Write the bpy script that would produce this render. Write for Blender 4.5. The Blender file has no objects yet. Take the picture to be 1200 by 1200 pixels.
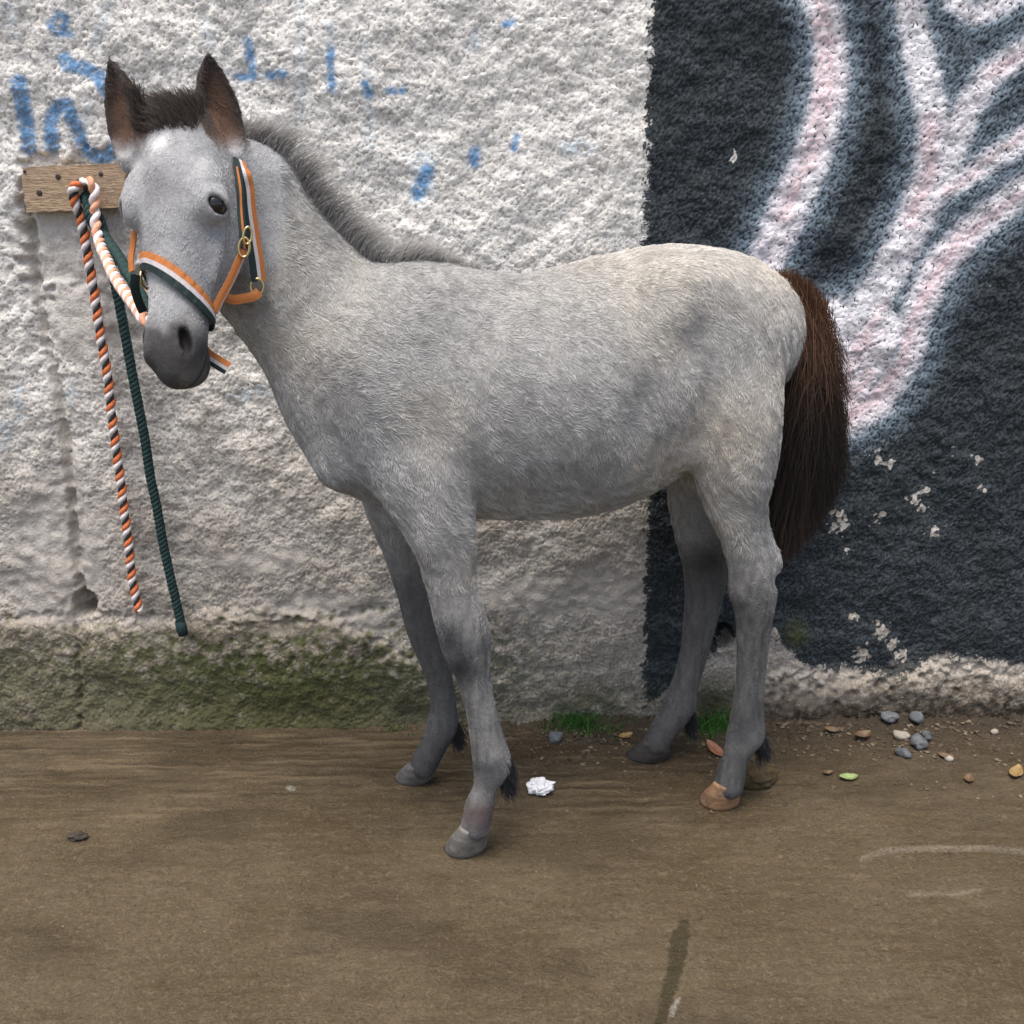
import bpy, bmesh, math, random
import numpy as np
from mathutils import Vector, Matrix

# ------------------------------------------------------------------ camera, world, sun, exposure
scene = bpy.context.scene
CAM_H, PITCH, ROLL, FPX = 1.10, math.radians(18.0), math.radians(-0.5), 1200.0
cam_data = bpy.data.cameras.new('camera')
cam = bpy.data.objects.new('camera', cam_data)
scene.collection.objects.link(cam)
cam_data.sensor_width = 36.0
cam_data.lens = 36.0 * FPX / 1200.0
cam_data.clip_start, cam_data.clip_end = 0.02, 500.0
c_fwd = Vector((0, math.cos(PITCH), -math.sin(PITCH)))
c_right0 = Vector((1, 0, 0))
c_up0 = c_right0.cross(c_fwd)
c_right = c_right0 * math.cos(ROLL) + c_up0 * math.sin(ROLL)
c_up = c_up0 * math.cos(ROLL) - c_right0 * math.sin(ROLL)
cam.matrix_world = Matrix(((c_right.x, c_up.x, -c_fwd.x, 0),
                           (c_right.y, c_up.y, -c_fwd.y, 0),
                           (c_right.z, c_up.z, -c_fwd.z, CAM_H), (0, 0, 0, 1)))
scene.camera = cam
scene.render.resolution_x = scene.render.resolution_y = 1024

SUN_EL, SUN_AZ = 74.0, 200.0           # azimuth measured from +Y clockwise: light comes from behind the camera
world = bpy.data.worlds.new('World')
scene.world = world
world.use_nodes = True
wn = world.node_tree.nodes
wn.clear()
sky_tex = wn.new('ShaderNodeTexSky')
sky_tex.sky_type = 'NISHITA'
sky_tex.sun_disc = False
sky_tex.sun_elevation = math.radians(SUN_EL)
sky_tex.sun_rotation = math.radians(SUN_AZ)
sky_tex.air_density, sky_tex.dust_density, sky_tex.ozone_density = 1.0, 4.0, 0.6
bg = wn.new('ShaderNodeBackground')
bg.inputs['Strength'].default_value = 0.11
wo = wn.new('ShaderNodeOutputWorld')
world.node_tree.links.new(sky_tex.outputs[0], bg.inputs['Color'])
world.node_tree.links.new(bg.outputs[0], wo.inputs['Surface'])

sun_data = bpy.data.lights.new('sun', 'SUN')
sun_data.energy = 1.45
sun_data.angle = math.radians(35)
sun_data.color = (1.0, 0.96, 0.9)
sun = bpy.data.objects.new('sun', sun_data)
scene.collection.objects.link(sun)
sd = Vector((math.sin(math.radians(SUN_AZ)) * math.cos(math.radians(SUN_EL)),
             math.cos(math.radians(SUN_AZ)) * math.cos(math.radians(SUN_EL)),
             math.sin(math.radians(SUN_EL))))
sun.rotation_euler = sd.to_track_quat('Z', 'Y').to_euler()
sun.location = (0, -2, 6)
scene.view_settings.view_transform = 'Standard'
scene.view_settings.look = 'None'
scene.view_settings.exposure = 1.15
scene.view_settings.gamma = 1.0
scene.view_settings.use_curve_mapping = False

# ------------------------------------------------------------------ helpers
rng = np.random.default_rng(7)
COAT_N = 150000
random.seed(7)
COL = scene.collection
CAMP = np.array((0, 0, CAM_H))
FW, RT, UP = np.array(c_fwd), np.array(c_right), np.array(c_up)

def ray(px, py):
    d = FW + RT * ((px - 600) / FPX) - UP * ((py - 600) / FPX)
    return d

def on_plane(px, py, p0, n):
    d = ray(px, py)
    t = np.dot(np.asarray(p0) - CAMP, n) / np.dot(d, n)
    return CAMP + d * t

def ground_at(px, py, z=0.0):
    return on_plane(px, py, (0, 0, z), np.array((0, 0, 1.0)))

def at_depth(px, py, Y):
    return on_plane(px, py, (0, Y, 0), np.array((0, 1.0, 0)))

def depth_of(p):
    return float(np.dot(np.asarray(p) - CAMP, FW))

def project(P):
    q = np.asarray(P) - CAMP
    z = q @ FW
    return np.stack([600 + FPX * (q @ RT) / z, 600 - FPX * (q @ UP) / z], -1)

def nrm(v):
    v = np.asarray(v, float)
    return v / (np.linalg.norm(v, axis=-1, keepdims=True) + 1e-12)

def smooth(a, b, x):
    t = np.clip((x - a) / (b - a), 0, 1)
    return t * t * (3 - 2 * t)

def tag(o, label=None, cat=None, group=None, kind=None):
    if label: o['label'] = label
    if cat: o['category'] = cat
    if group: o['group'] = group
    if kind: o['kind'] = kind
    return o

def empty(name, loc=(0, 0, 0)):
    o = bpy.data.objects.new(name, None)
    o.empty_display_size = 0.05
    o.location = loc
    COL.objects.link(o)
    return o

def set_parent(o, parent):
    if parent is not None:
        o.parent = parent
        o.matrix_parent_inverse = Matrix.Translation(parent.location).inverted()

def mesh_obj(name, verts, faces, mat, parent=None, smooth_shade=True):
    me = bpy.data.meshes.new(name)
    verts = np.asarray(verts, np.float32)
    if isinstance(faces, np.ndarray):
        nf, k = faces.shape
        me.vertices.add(len(verts)); me.vertices.foreach_set('co', verts.ravel())
        me.loops.add(nf * k); me.loops.foreach_set('vertex_index', faces.astype(np.int32).ravel())
        me.polygons.add(nf)
        me.polygons.foreach_set('loop_start', np.arange(0, nf * k, k, dtype=np.int32))
        me.update(calc_edges=True)
    else:
        me.from_pydata([tuple(map(float, v)) for v in verts], [], faces)
        me.update()
    if smooth_shade:
        me.polygons.foreach_set('use_smooth', np.ones(len(me.polygons), bool))
    if mat is not None:
        me.materials.append(mat)
    o = bpy.data.objects.new(name, me)
    COL.objects.link(o)
    set_parent(o, parent)
    return o

def point_color(me, name, rgb):
    a = me.attributes.new(name, 'FLOAT_COLOR', 'POINT')
    c = np.ones((len(rgb), 4), np.float32)
    c[:, :3] = rgb
    a.data.foreach_set('color', c.ravel())

def point_float(me, name, v):
    a = me.attributes.new(name, 'FLOAT', 'POINT')
    a.data.foreach_set('value', np.asarray(v, np.float32))

def grid_faces(nx, ny):
    i = np.arange(nx - 1)[:, None]; j = np.arange(ny - 1)[None, :]
    a = i * ny + j
    return np.stack([a, a + ny, a + ny + 1, a + 1], -1).reshape(-1, 4)

def catmull(P, sub):
    P = np.asarray(P, float)
    Q = np.vstack([2 * P[0] - P[1], P, 2 * P[-1] - P[-2]])
    out = []
    for i in range(len(P) - 1):
        p0, p1, p2, p3 = Q[i:i + 4]
        for t in np.linspace(0, 1, sub, endpoint=False):
            out.append(0.5 * ((2 * p1) + (-p0 + p2) * t + (2 * p0 - 5 * p1 + 4 * p2 - p3) * t * t + (-p0 + 3 * p1 - 3 * p2 + p3) * t ** 3))
    out.append(P[-1])
    return np.array(out)

def tube(path, rad, seg=10, ref=None, cap=True):
    """closed tube round a path; rad scalar or array"""
    path = np.asarray(path, float); n = len(path)
    rad = np.full(n, rad) if np.isscalar(rad) else np.asarray(rad)
    T = nrm(np.gradient(path, axis=0))
    r0 = np.array((0, 0, 1.0)) if ref is None else np.asarray(ref, float)
    if abs(np.dot(r0, T[0])) > 0.95: r0 = np.array((1.0, 0, 0))
    u = nrm(r0 - T[0] * np.dot(r0, T[0])); U = [u]
    for i in range(1, n):
        u = nrm(U[-1] - T[i] * np.dot(U[-1], T[i])); U.append(u)
    U = np.array(U); V = np.cross(T, U)
    a = np.linspace(0, 2 * np.pi, seg, endpoint=False)
    vs = path[:, None, :] + (U[:, None, :] * np.cos(a)[None, :, None] + V[:, None, :] * np.sin(a)[None, :, None]) * rad[:, None, None]
    vs = vs.reshape(-1, 3)
    f = []
    for i in range(n - 1):
        for j in range(seg):
            k = (j + 1) % seg
            f.append((i * seg + j, i * seg + k, (i + 1) * seg + k, (i + 1) * seg + j))
    if cap:
        f.append(tuple(range(seg - 1, -1, -1)))
        f.append(tuple((n - 1) * seg + j for j in range(seg)))
    return vs, f

# --- band-limited random fields on a grid (for relief)
def band_noise(nx, ny, step, lo, hi, seed, iso=(1.0, 1.0)):
    """gaussian field holding wavelengths between lo and hi metres"""
    r = np.random.default_rng(seed)
    w = r.standard_normal((nx, ny))
    fx = np.fft.fftfreq(nx, step)[:, None] * iso[0]; fy = np.fft.rfftfreq(ny, step)[None, :] * iso[1]
    k = np.sqrt(fx ** 2 + fy ** 2) + 1e-9
    filt = np.exp(-(k * lo) ** 2) * (1 - np.exp(-(k * hi) ** 2))
    g = np.fft.irfft2(np.fft.rfft2(w) * filt, s=(nx, ny))
    return g / g.std()

# --- 3D value noise for per-vertex colour and hair variation
def vnoise(P, scale, seed=0):
    Q = np.asarray(P) / scale
    i = np.floor(Q).astype(np.int64); f = Q - i; f = f * f * (3 - 2 * f)
    def h(a, b, c):
        n = (a * 374761393 + b * 668265263 + c * 2147483647 + seed * 974634777) & 0x7fffffff
        n = ((n ^ (n >> 13)) * 1274126177) & 0x7fffffff
        return ((n ^ (n >> 16)) & 0xffff) / 65535.0
    out = 0
    for dx in (0, 1):
        for dy in (0, 1):
            for dz in (0, 1):
                w = (f[:, 0] if dx else 1 - f[:, 0]) * (f[:, 1] if dy else 1 - f[:, 1]) * (f[:, 2] if dz else 1 - f[:, 2])
                out = out + w * h(i[:, 0] + dx, i[:, 1] + dy, i[:, 2] + dz)
    return out

# --- node helpers
class NT:
    def __init__(self, name):
        self.m = bpy.data.materials.new(name); self.m.use_nodes = True
        self.t = self.m.node_tree; self.t.nodes.clear()
        self.out = self.n('ShaderNodeOutputMaterial')
        self.b = self.n('ShaderNodeBsdfPrincipled')
        self.t.links.new(self.b.outputs[0], self.out.inputs[0])
    def n(self, typ, **kw):
        x = self.t.nodes.new(typ)
        for k, v in kw.items(): setattr(x, k, v)
        return x
    def put(self, inp, v):
        if isinstance(v, bpy.types.NodeSocket): self.t.links.new(v, inp)
        elif isinstance(v, (tuple, list)) and len(v) == 3 and inp.type == 'RGBA': inp.default_value = (*v, 1)
        else: inp.default_value = v
    def attr(self, name, col=False):
        x = self.n('ShaderNodeAttribute', attribute_name=name)
        return x.outputs['Color' if col else 'Fac']
    def math(self, op, a, b=0.0, c=None, clamp=False):
        x = self.n('ShaderNodeMath', operation=op, use_clamp=clamp)
        self.put(x.inputs[0], a); self.put(x.inputs[1], b)
        if c is not None: self.put(x.inputs[2], c)
        return x.outputs[0]
    def mix(self, fac, a, b, blend='MIX'):
        x = self.n('ShaderNodeMix', data_type='RGBA', blend_type=blend)
        self.put(x.inputs['Factor'], fac); self.put(x.inputs[6], a); self.put(x.inputs[7], b)
        return x.outputs[2]
    def noise(self, scale, detail=4, rough=0.55, vec=None, dist=0.0, color=False):
        x = self.n('ShaderNodeTexNoise')
        x.inputs['Scale'].default_value = scale; x.inputs['Detail'].default_value = detail
        x.inputs['Roughness'].default_value = rough; x.inputs['Distortion'].default_value = dist
        if vec is None: vec = self.coord()
        self.t.links.new(vec, x.inputs['Vector'])
        return x.outputs['Color' if color else 'Fac']
    def coord(self):
        if not hasattr(self, '_c'): self._c = self.n('ShaderNodeNewGeometry').outputs['Position']
        return self._c
    def scaled(self, sx, sy, sz):
        x = self.n('ShaderNodeMapping'); x.inputs['Scale'].default_value = (sx, sy, sz)
        self.t.links.new(self.coord(), x.inputs['Vector']); return x.outputs[0]
    def ss(self, v, lo, hi):
        x = self.n('ShaderNodeMapRange', interpolation_type='SMOOTHSTEP')
        self.put(x.inputs[0], v); self.put(x.inputs[1], lo); self.put(x.inputs[2], hi)
        return x.outputs[0]
    def ramp(self, v, stops):
        x = self.n('ShaderNodeValToRGB'); e = x.color_ramp.elements
        while len(e) < len(stops): e.new(0.5)
        for k, (p, c) in enumerate(stops): e[k].position = p; e[k].color = (*c, 1)
        self.put(x.inputs[0], v); return x.outputs[0]
    def bump(self, h, strength, dist, normal=None):
        x = self.n('ShaderNodeBump'); x.inputs['Strength'].default_value = strength; x.inputs['Distance'].default_value = dist
        self.put(x.inputs['Height'], h)
        if normal is not None: self.put(x.inputs['Normal'], normal)
        return x.outputs[0]
    def set(self, **kw):
        names = dict(color='Base Color', rough='Roughness', metal='Metallic', normal='Normal', spec='Specular IOR Level',
                     sheen='Sheen Weight', coat='Coat Weight', trans='Transmission Weight', sss='Subsurface Weight')
        for k, v in kw.items(): self.put(self.b.inputs[names[k]], v)
        return self.m

def simple_mat(name, col, rough=0.7, vary=0.25, scale=60, metal=0.0, bump=0.0, bscale=200):
    t = NT(name)
    n = t.noise(scale, 5, 0.6)
    c = t.mix(t.math('MULTIPLY', n, 1.0), tuple(x * (1 - vary) for x in col), tuple(min(1, x * (1 + vary)) for x in col))
    t.set(color=c, rough=rough, metal=metal)
    if bump: t.set(normal=t.bump(t.noise(bscale, 4, 0.6), 0.6, bump))
    return t.m

# ================================================================== SETTING: wall and ground
WL, WR = ground_at(0, 855), ground_at(1200, 848)
WD = nrm(WR - WL); WN = np.array((WD[1], -WD[0], 0))             # along the wall, and out of it towards the camera
def wall_pt(px, py, proud=0.0):
    return on_plane(px, py, WL + WN * proud, WN)

def polyline_dist(PX, pts, hw=None):
    """distance in photo pixels from points to a polyline (optionally minus its half width)"""
    pts = np.asarray(pts, np.float32); best = np.full(len(PX), 1e4, np.float32)
    hw = np.zeros(len(pts), np.float32) if hw is None else (np.full(len(pts), hw, np.float32) if np.isscalar(hw) else np.asarray(hw, np.float32))
    m = 130
    sel = np.nonzero((PX[:, 0] > pts[:, 0].min() - m) & (PX[:, 0] < pts[:, 0].max() + m) & (PX[:, 1] > pts[:, 1].min() - m) & (PX[:, 1] < pts[:, 1].max() + m))[0]
    Q = PX[sel].astype(np.float32); b = best[sel]
    if len(pts) == 1:
        b = np.minimum(b, np.linalg.norm(Q - pts[0], axis=1) - hw[0])
    for i in range(len(pts) - 1):
        a, c = pts[i], pts[i + 1]; ac = c - a
        t = np.clip(((Q - a) @ ac) / (ac @ ac + 1e-9), 0, 1)
        d = np.linalg.norm(Q - a - t[:, None] * ac, axis=1) - (hw[i] + (hw[i + 1] - hw[i]) * t)
        b = np.minimum(b, d)
    best[sel] = b
    return best

# ---- wall
STEP = 0.0032
xs = np.concatenate([np.linspace(-3.0, -0.62, 60)[:-1], np.arange(-0.60, 2.80, STEP), np.linspace(2.82, 5.2, 60)])
zs = np.concatenate([np.arange(-0.03, 1.50, STEP), np.linspace(1.52, 2.5, 26)])
nx, nz = len(xs), len(zs)
XX, ZZ = np.meshgrid(xs, zs, indexing='ij')
P0 = WL + WD * XX.reshape(-1, 1) + np.array((0, 0, 1.0)) * ZZ.reshape(-1, 1)
PX = project(P0)
def bn(lo, hi, seed, iso=(1, 1)): return band_noise(nx, nz, STEP, lo, hi, seed, iso).reshape(-1)
g_fine, g_mid, g_big, g_huge, g_x = bn(.0036, .010, 1), bn(.010, .03, 2), bn(.03, .12, 3), bn(.12, .5, 4), bn(.02, .10, 5)
px_, py_ = PX[:, 0], PX[:, 1]
# relief: thrown plaster, granular with pits
gran = np.tanh(g_fine * .9) * 1.25 + np.tanh(g_mid * 1.1) * .6
gran = np.where(gran > 0, gran * .8, gran * 1.25)
wx_ = XX.reshape(-1); wz_ = ZZ.reshape(-1)
fine_m = smooth(-.62, -.45, wx_) * smooth(2.82, 2.65, wx_) * smooth(1.52, 1.46, wz_)      # the coarse outer sheet keeps only the shader's grain
gran = gran * fine_m; g_big = g_big * fine_m; g_huge = g_huge * fine_m; g_x = g_x * fine_m; g_mid = g_mid * fine_m
# smooth trowelled repairs
rep_ = np.zeros(len(PX))
for (cx, cy, rx, ry) in ((625, 700, 75, 24), (715, 695, 50, 32), (300, 660, 60, 16), (75, 290, 60, 45), (380, 725, 90, 30), (60, 650, 60, 90), (110, 360, 70, 60), (960, 820, 60, 20)):
    q = ((px_ - cx) / rx) ** 2 + ((py_ - cy) / ry) ** 2
    rep_ = np.maximum(rep_, smooth(1.4, .5, q + g_big * .22))
amp = (.0014 * (1 - .70 * rep_))
depth = gran * amp + g_big * .0013 + g_huge * .003
# footing: proud of the face at the left, fading towards the middle; a mortar fillet at the right
topy = 727 + 8 * np.sin(px_ / 70.0) + g_x * 3 + smooth(350, 560, px_) * 60
foot = smooth(-8, 10, py_ - topy) * (1 - .55 * smooth(380, 560, px_)) * (1 - smooth(560, 760, px_) * .6)
topr = 782 + 10 * np.sin(px_ / 47.0) + g_x * 6
foot_r = smooth(-6, 30, py_ - topr) * smooth(850, 930, px_)
set_back = .013
depth += -set_back + set_back * np.maximum(foot, foot_r * 1.15)
depth += (smooth(30, 0, 855 - py_) * smooth(40, 0, 855 - py_)) * .008 * (foot > .3)
# vertical joint crack at the left, the hole at its foot, and the weep hole behind the hind legs
crk = polyline_dist(PX, [(26, 250), (34, 320), (50, 410), (66, 470), (74, 540), (84, 640), (92, 700), (97, 722)]) + g_x * 1.0
depth -= .020 * smooth(7, 0, crk) + .007 * smooth(24, 6, crk)
left_col = smooth(6, -6, polyline_dist(PX, [(26, -200), (26, 250)]) * 0 + (px_ - np.interp(py_, [0, 250, 410, 540, 700, 900], [20, 26, 50, 74, 92, 96])))
depth += .006 * left_col * (1 - foot)
crk2 = polyline_dist(PX, [(86, 722), (92, 770), (95, 850)]) + g_x * 1.5
depth -= .010 * smooth(4, 0, crk2)
hole = np.maximum(smooth(1.2, .6, ((px_ - 96) / 13) ** 2 + ((py_ - 710) / 15) ** 2 + g_x * .1), 0)
depth -= .035 * hole
weep = smooth(1.15, .75, ((px_ - 847) / 13) ** 2 + ((py_ - 748) / 16) ** 2)
depth -= .055 * weep
# pocket cut into the plaster round the board
pocket = smooth(5, -5, np.maximum(np.abs(px_ - 92) - 70, np.abs(py_ - 255) - 78) + g_x * 4 + g_big * 3)
depth -= .010 * pocket
# edge crumbs of the horizontal joint over the footing
jt = polyline_dist(PX, [(0, 726), (80, 722), (200, 728), (300, 735), (380, 728), (450, 712)]) + g_x * 2.5
depth -= .006 * smooth(6, 0, jt)
WV = P0 + WN * depth[:, None]
# ---- painted marks as distance fields (photo pixels on the wall plane)
blue_st = [([(20, 96), (22, 115), (30, 172)], 9), ([(56, 170), (55, 142), (63, 124), (76, 122), (84, 146), (95, 176), (112, 186), (130, 178), (137, 150), (130, 116), (112, 88), (92, 78), (76, 76), (72, 68)], 8.5),
           ([(57, 24), (66, 15), (76, 22), (68, 30), (78, 38), (62, 38), (56, 28)], 4), ([(287, 46), (291, 66), (294, 88)], 5), ([(276, 88), (293, 90)], 4), ([(312, 87), (331, 86)], 5.5),
           ([(386, 58), (386, 84), (388, 104)], 4.5), ([(427, 98), (431, 110)], 5), ([(456, 106), (470, 105)], 4.5), ([(592, 28), (600, 25)], 5), ([(556, 178), (555, 190)], 7), ([(606, 160), (602, 174)], 4),
           ([(500, 200), (494, 216), (488, 228)], 8)]
pale_st = [([(238, 24), (245, 55)], 7), ([(426, 48), (430, 90), (432, 170)], 5.5), ([(386, 20), (386, 60)], 6), ([(405, 100), (388, 100)], 4), ([(350, 0), (352, 60), (350, 150)], 5), ([(498, 188), (492, 226)], 15), ([(118, -60), (122, 10), (108, 50)], 7),
           ([(272, 468), (300, 460), (328, 452)], 9), ([(20, 455), (22, 488)], 7), ([(3, 500), (5, 522)], 8), ([(556, 40), (556, 55)], 8), ([(663, 172), (690, 172)], 9), ([(82, 455), (76, 470)], 8), ([(8, 8), (12, 40)], 7), ([(100, 120), (96, 150)], 4)]
blue = np.full(len(PX), 1e3); pale = np.full(len(PX), 1e3)
for pts, w in blue_st: blue = np.minimum(blue, polyline_dist(PX, pts, w))
for pts, w in pale_st: pale = np.minimum(pale, polyline_dist(PX, pts, w))
# black field: right of the edge, above a ragged lower border (extends along the wall and upward)
edge_x = np.interp(py_, [-600, 0, 120, 300, 480, 650, 800, 900], [764, 763, 760, 756, 768, 757, 756, 756])
low_y = np.interp(px_, [740, 760, 800, 835, 860, 900, 925, 950, 1000, 1050, 1075, 1100, 1150, 1200, 1300, 2400],
                  [830, 828, 800, 770, 752, 742, 765, 785, 788, 796, 788, 770, 776, 782, 785, 785])
black = np.maximum(edge_x - px_, (py_ - low_y) * 1.0) + g_x * 2.0
chips = np.full(len(PX), 1e3)
for (cx, cy, r) in ((985, 606, 9), (982, 622, 9), (990, 616, 7), (1075, 590, 8), (1086, 578, 8), (1084, 600, 6), (1098, 628, 7), (1036, 742, 12), (1048, 760, 9), (1012, 770, 12), (1060, 772, 8), (1032, 540, 5), (1045, 544, 5), (1028, 530, 4),
                    (1030, 615, 4), (1035, 605, 4), (1148, 540, 4), (1120, 530, 4), (1000, 650, 3), (905, 745, 12), (925, 770, 8), (862, 183, 5), (1004, 725, 5), (1155, 575, 3)):
    chips = np.minimum(chips, np.hypot(px_ - cx, (py_ - cy)) - r * .72)
chips = chips + g_mid * 3.0 + g_x * 1.5
white_st = [([(958, -160), (962, -10), (977, 45), (976, 105), (950, 195), (918, 262), (896, 315), (880, 360)], [20, 20, 18, 18, 20, 20, 18, 15]),
            ([(1060, -160), (1068, -10), (1082, 70), (1098, 150), (1096, 205), (1078, 255), (1050, 310), (1020, 360), (985, 415), (960, 470)], [15, 15, 16, 18, 20, 20, 18, 20, 24, 26]),
            ([(1330, 0), (1200, 62), (1160, 90), (1135, 130), (1118, 180), (1095, 215)], [14, 13, 13, 14, 14, 14]),
            ([(1330, 90), (1200, 165), (1150, 198), (1100, 225)], [12, 11, 11, 12]),
            ([(1330, 160), (1200, 225), (1140, 272), (1100, 318), (1078, 365), (1066, 420), (1034, 472), (990, 500), (960, 515)], [15, 15, 15, 16, 16, 15, 15, 14, 12]),
            ([(1045, 385), (1025, 430), (1000, 470), (975, 490)], [16, 16, 15, 12]),
            ([(1105, -60), (1122, 0), (1145, 16), (1180, 2), (1230, -30)], [12, 10, 10, 10, 10]),
            ([(985, 365), (1005, 395), (985, 440)], [14, 16, 16])]
pink_st = [([(962, -10), (977, 45), (976, 105), (950, 195)], 6), ([(960, 0), (968, 60), (950, 180), (920, 255)], 5), ([(1092, 140), (1094, 200), (1070, 262)], 7), ([(1200, 62), (1168, 84)], 4), ([(1150, 200), (1112, 226)], 3.5), ([(1200, 160), (1155, 190)], 3),
           ([(1200, 228), (1140, 276)], 3), ([(1130, 280), (1100, 322), (1072, 372), (1058, 430), (1030, 470), (995, 490)], 5), ([(1040, 360), (1010, 410), (990, 460)], 5), ([(1022, 440), (1000, 468)], 4)]
white = np.full(len(PX), 1e3); pink = np.full(len(PX), 1e3)
for pts, w in white_st: white = np.minimum(white, polyline_dist(PX, pts, w))
for pts, w in pink_st: pink = np.minimum(pink, polyline_dist(PX, pts, w))
# moss: the footing, strongest in the middle of the left half, and tufts by the hind feet
moss = smooth(738, 785, py_ - g_x * 20 - g_big * 8) * (.50 + .50 * np.exp(-((px_ - 330) / 210.0) ** 2)) * smooth(780, 560, px_)
moss = np.maximum(moss, .75 * smooth(770, 830, py_) * np.exp(-((px_ - 690) / 70.0) ** 2))
moss = np.maximum(moss, .9 * smooth(770, 830, py_) * np.exp(-((px_ - 840) / 45.0) ** 2))
moss = np.maximum(moss, .9 * np.exp(-(((px_ - 935) / 12) ** 2 + ((py_ - 745) / 14) ** 2)))
low = np.maximum(smooth(330, 800, py_ + g_huge * 40) * .95, smooth(775, 800, py_) * smooth(820, 880, px_))
soil = smooth(788, 838, py_ + g_x * 8) * (.35 + .65 * smooth(840, 930, px_))
F = grid_faces(nx, nz)
nfr = len(WV)
# back of the wall, top and ends, so that it is a solid slab 0.2 m thick
corner = []
for (i, j) in ((0, 0), (nx - 1, 0), (nx - 1, nz - 1), (0, nz - 1)): corner.append(i * nz + j)
back = [WL + WD * XX.reshape(-1)[c] + np.array((0, 0, ZZ.reshape(-1)[c])) - WN * .22 for c in corner]

tw = NT('roughcast_wall')
rel = tw.attr('relief')
n_fine, n_mid, n_big = tw.noise(210, 3, .65), tw.noise(90, 5, .68), tw.noise(9, 4, .6)
c = tw.mix(tw.ss(n_mid, .3, .7), (.68, .648, .590), (.855, .83, .78))
c = tw.mix(tw.math('MULTIPLY', tw.ss(n_big, .45, .75), .40), c, (.50, .46, .40))
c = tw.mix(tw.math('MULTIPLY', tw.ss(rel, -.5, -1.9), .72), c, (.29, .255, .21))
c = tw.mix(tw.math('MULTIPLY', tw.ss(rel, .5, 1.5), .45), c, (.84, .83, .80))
lowm = tw.math('MULTIPLY', tw.attr('low'), tw.ss(n_mid, -.3, .6))
c = tw.mix(tw.math('MULTIPLY', tw.ss(n_fine, .47, .32), .60), c, (.34, .30, .25))
c = tw.mix(tw.math('MULTIPLY', lowm, .85), c, tw.mix(tw.ss(n_fine, .3, .7), (.17, .140, .108), (.37, .315, .255)))
vor = tw.n('ShaderNodeTexVoronoi'); vor.inputs['Scale'].default_value = 135; tw.t.links.new(tw.coord(), vor.inputs['Vector'])
sepv = tw.n('ShaderNodeSeparateColor'); tw.t.links.new(vor.outputs['Color'], sepv.inputs[0])
agg = tw.math('MULTIPLY', tw.ss(vor.outputs['Distance'], .62, .25), tw.math('ADD', .35, tw.math('MULTIPLY', tw.attr('low'), .5)))
agc = tw.ramp(sepv.outputs[0], [(0, (.22, .18, .135)), (.4, (.40, .345, .275)), (.75, (.52, .46, .39)), (1, (.66, .62, .56))])
c = tw.mix(tw.math('MULTIPLY', agg, tw.math('ADD', .22, tw.math('MULTIPLY', tw.attr('low'), .42))), c, agc)
c = tw.mix(tw.math('MULTIPLY', tw.attr('repair'), .75), c, tw.mix(n_mid, (.34, .31, .275), (.46, .43, .39)))
# blue spray, worn off in the pits
def paint(field, soft, jitter, wear_lo, wear_hi):
    d = tw.math('ADD', field, tw.math('MULTIPLY', tw.math('SUBTRACT', n_mid, .5), jitter))
    return tw.math('MULTIPLY', tw.ss(d, soft, -soft), tw.ss(rel, wear_lo, wear_hi))
pm = tw.math('MULTIPLY', paint(tw.attr('pale'), 7.0, 16.0, -1.6, .6), tw.ss(n_mid, .35, .65))
c = tw.mix(tw.math('MULTIPLY', pm, .65), c, (.38, .56, .68))
bmk = tw.math('MULTIPLY', paint(tw.attr('blue'), 4.0, 14.0, -2.0, -.2), tw.ss(tw.noise(45, 4, .7), .22, .44))
c = tw.mix(tw.math('MULTIPLY', bmk, .9), c, tw.mix(n_mid, (.045, .16, .36), (.13, .33, .56)))
# black field
bd = tw.math('ADD', tw.attr('black'), tw.math('MULTIPLY', tw.math('SUBTRACT', n_mid, .5), 20.0))
bd = tw.math('SUBTRACT', bd, tw.math('MULTIPLY', rel, 3.2))
black_m = tw.ss(bd, 2.0, -2.0)
speck = tw.math('MULTIPLY', tw.ss(tw.noise(38, 3, .7), .70, .76), tw.ss(rel, .2, .9))
black_m = tw.math('MULTIPLY', black_m, tw.math('SUBTRACT', 1.0, tw.math('MULTIPLY', speck, .8)))
black_m = tw.math('MULTIPLY', black_m, tw.ss(tw.attr('chips'), -1.5, 1.5))
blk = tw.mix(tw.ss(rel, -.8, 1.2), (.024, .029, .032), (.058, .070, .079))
blk = tw.mix(tw.math('MULTIPLY', tw.ss(n_big, .5, .7), .5), blk, (.030, .036, .034))
# overspray haze of pale blue grey round the branches, then white, then pink
wj = tw.math('MULTIPLY', tw.math('SUBTRACT', n_mid, .5), 15.0)
wd = tw.math('ADD', tw.attr('white'), wj)
over = tw.math('MULTIPLY', tw.ss(wd, 54.0, -6.0), tw.ss(rel, -2.6, .6))
blk = tw.mix(tw.math('MULTIPLY', tw.math('POWER', over, 1.7), .85), blk, (.30, .38, .45))
wmask = tw.math('MULTIPLY', tw.ss(wd, 9.0, -7.0), tw.ss(rel, -2.0, -.7))
wcol = tw.mix(tw.ss(n_big, .35, .65), (.84, .82, .83), (.82, .75, .77))
blk = tw.mix(tw.math('MULTIPLY', wmask, .93), blk, wcol)
pk = tw.math('MULTIPLY', tw.ss(tw.math('ADD', tw.attr('pink'), wj), 9.0, -6.0), tw.ss(rel, -1.4, .3))
blk = tw.mix(tw.math('MULTIPLY', tw.math('MULTIPLY', pk, wmask), .50), blk, (.78, .45, .46))
c = tw.mix(black_m, c, blk)
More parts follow.
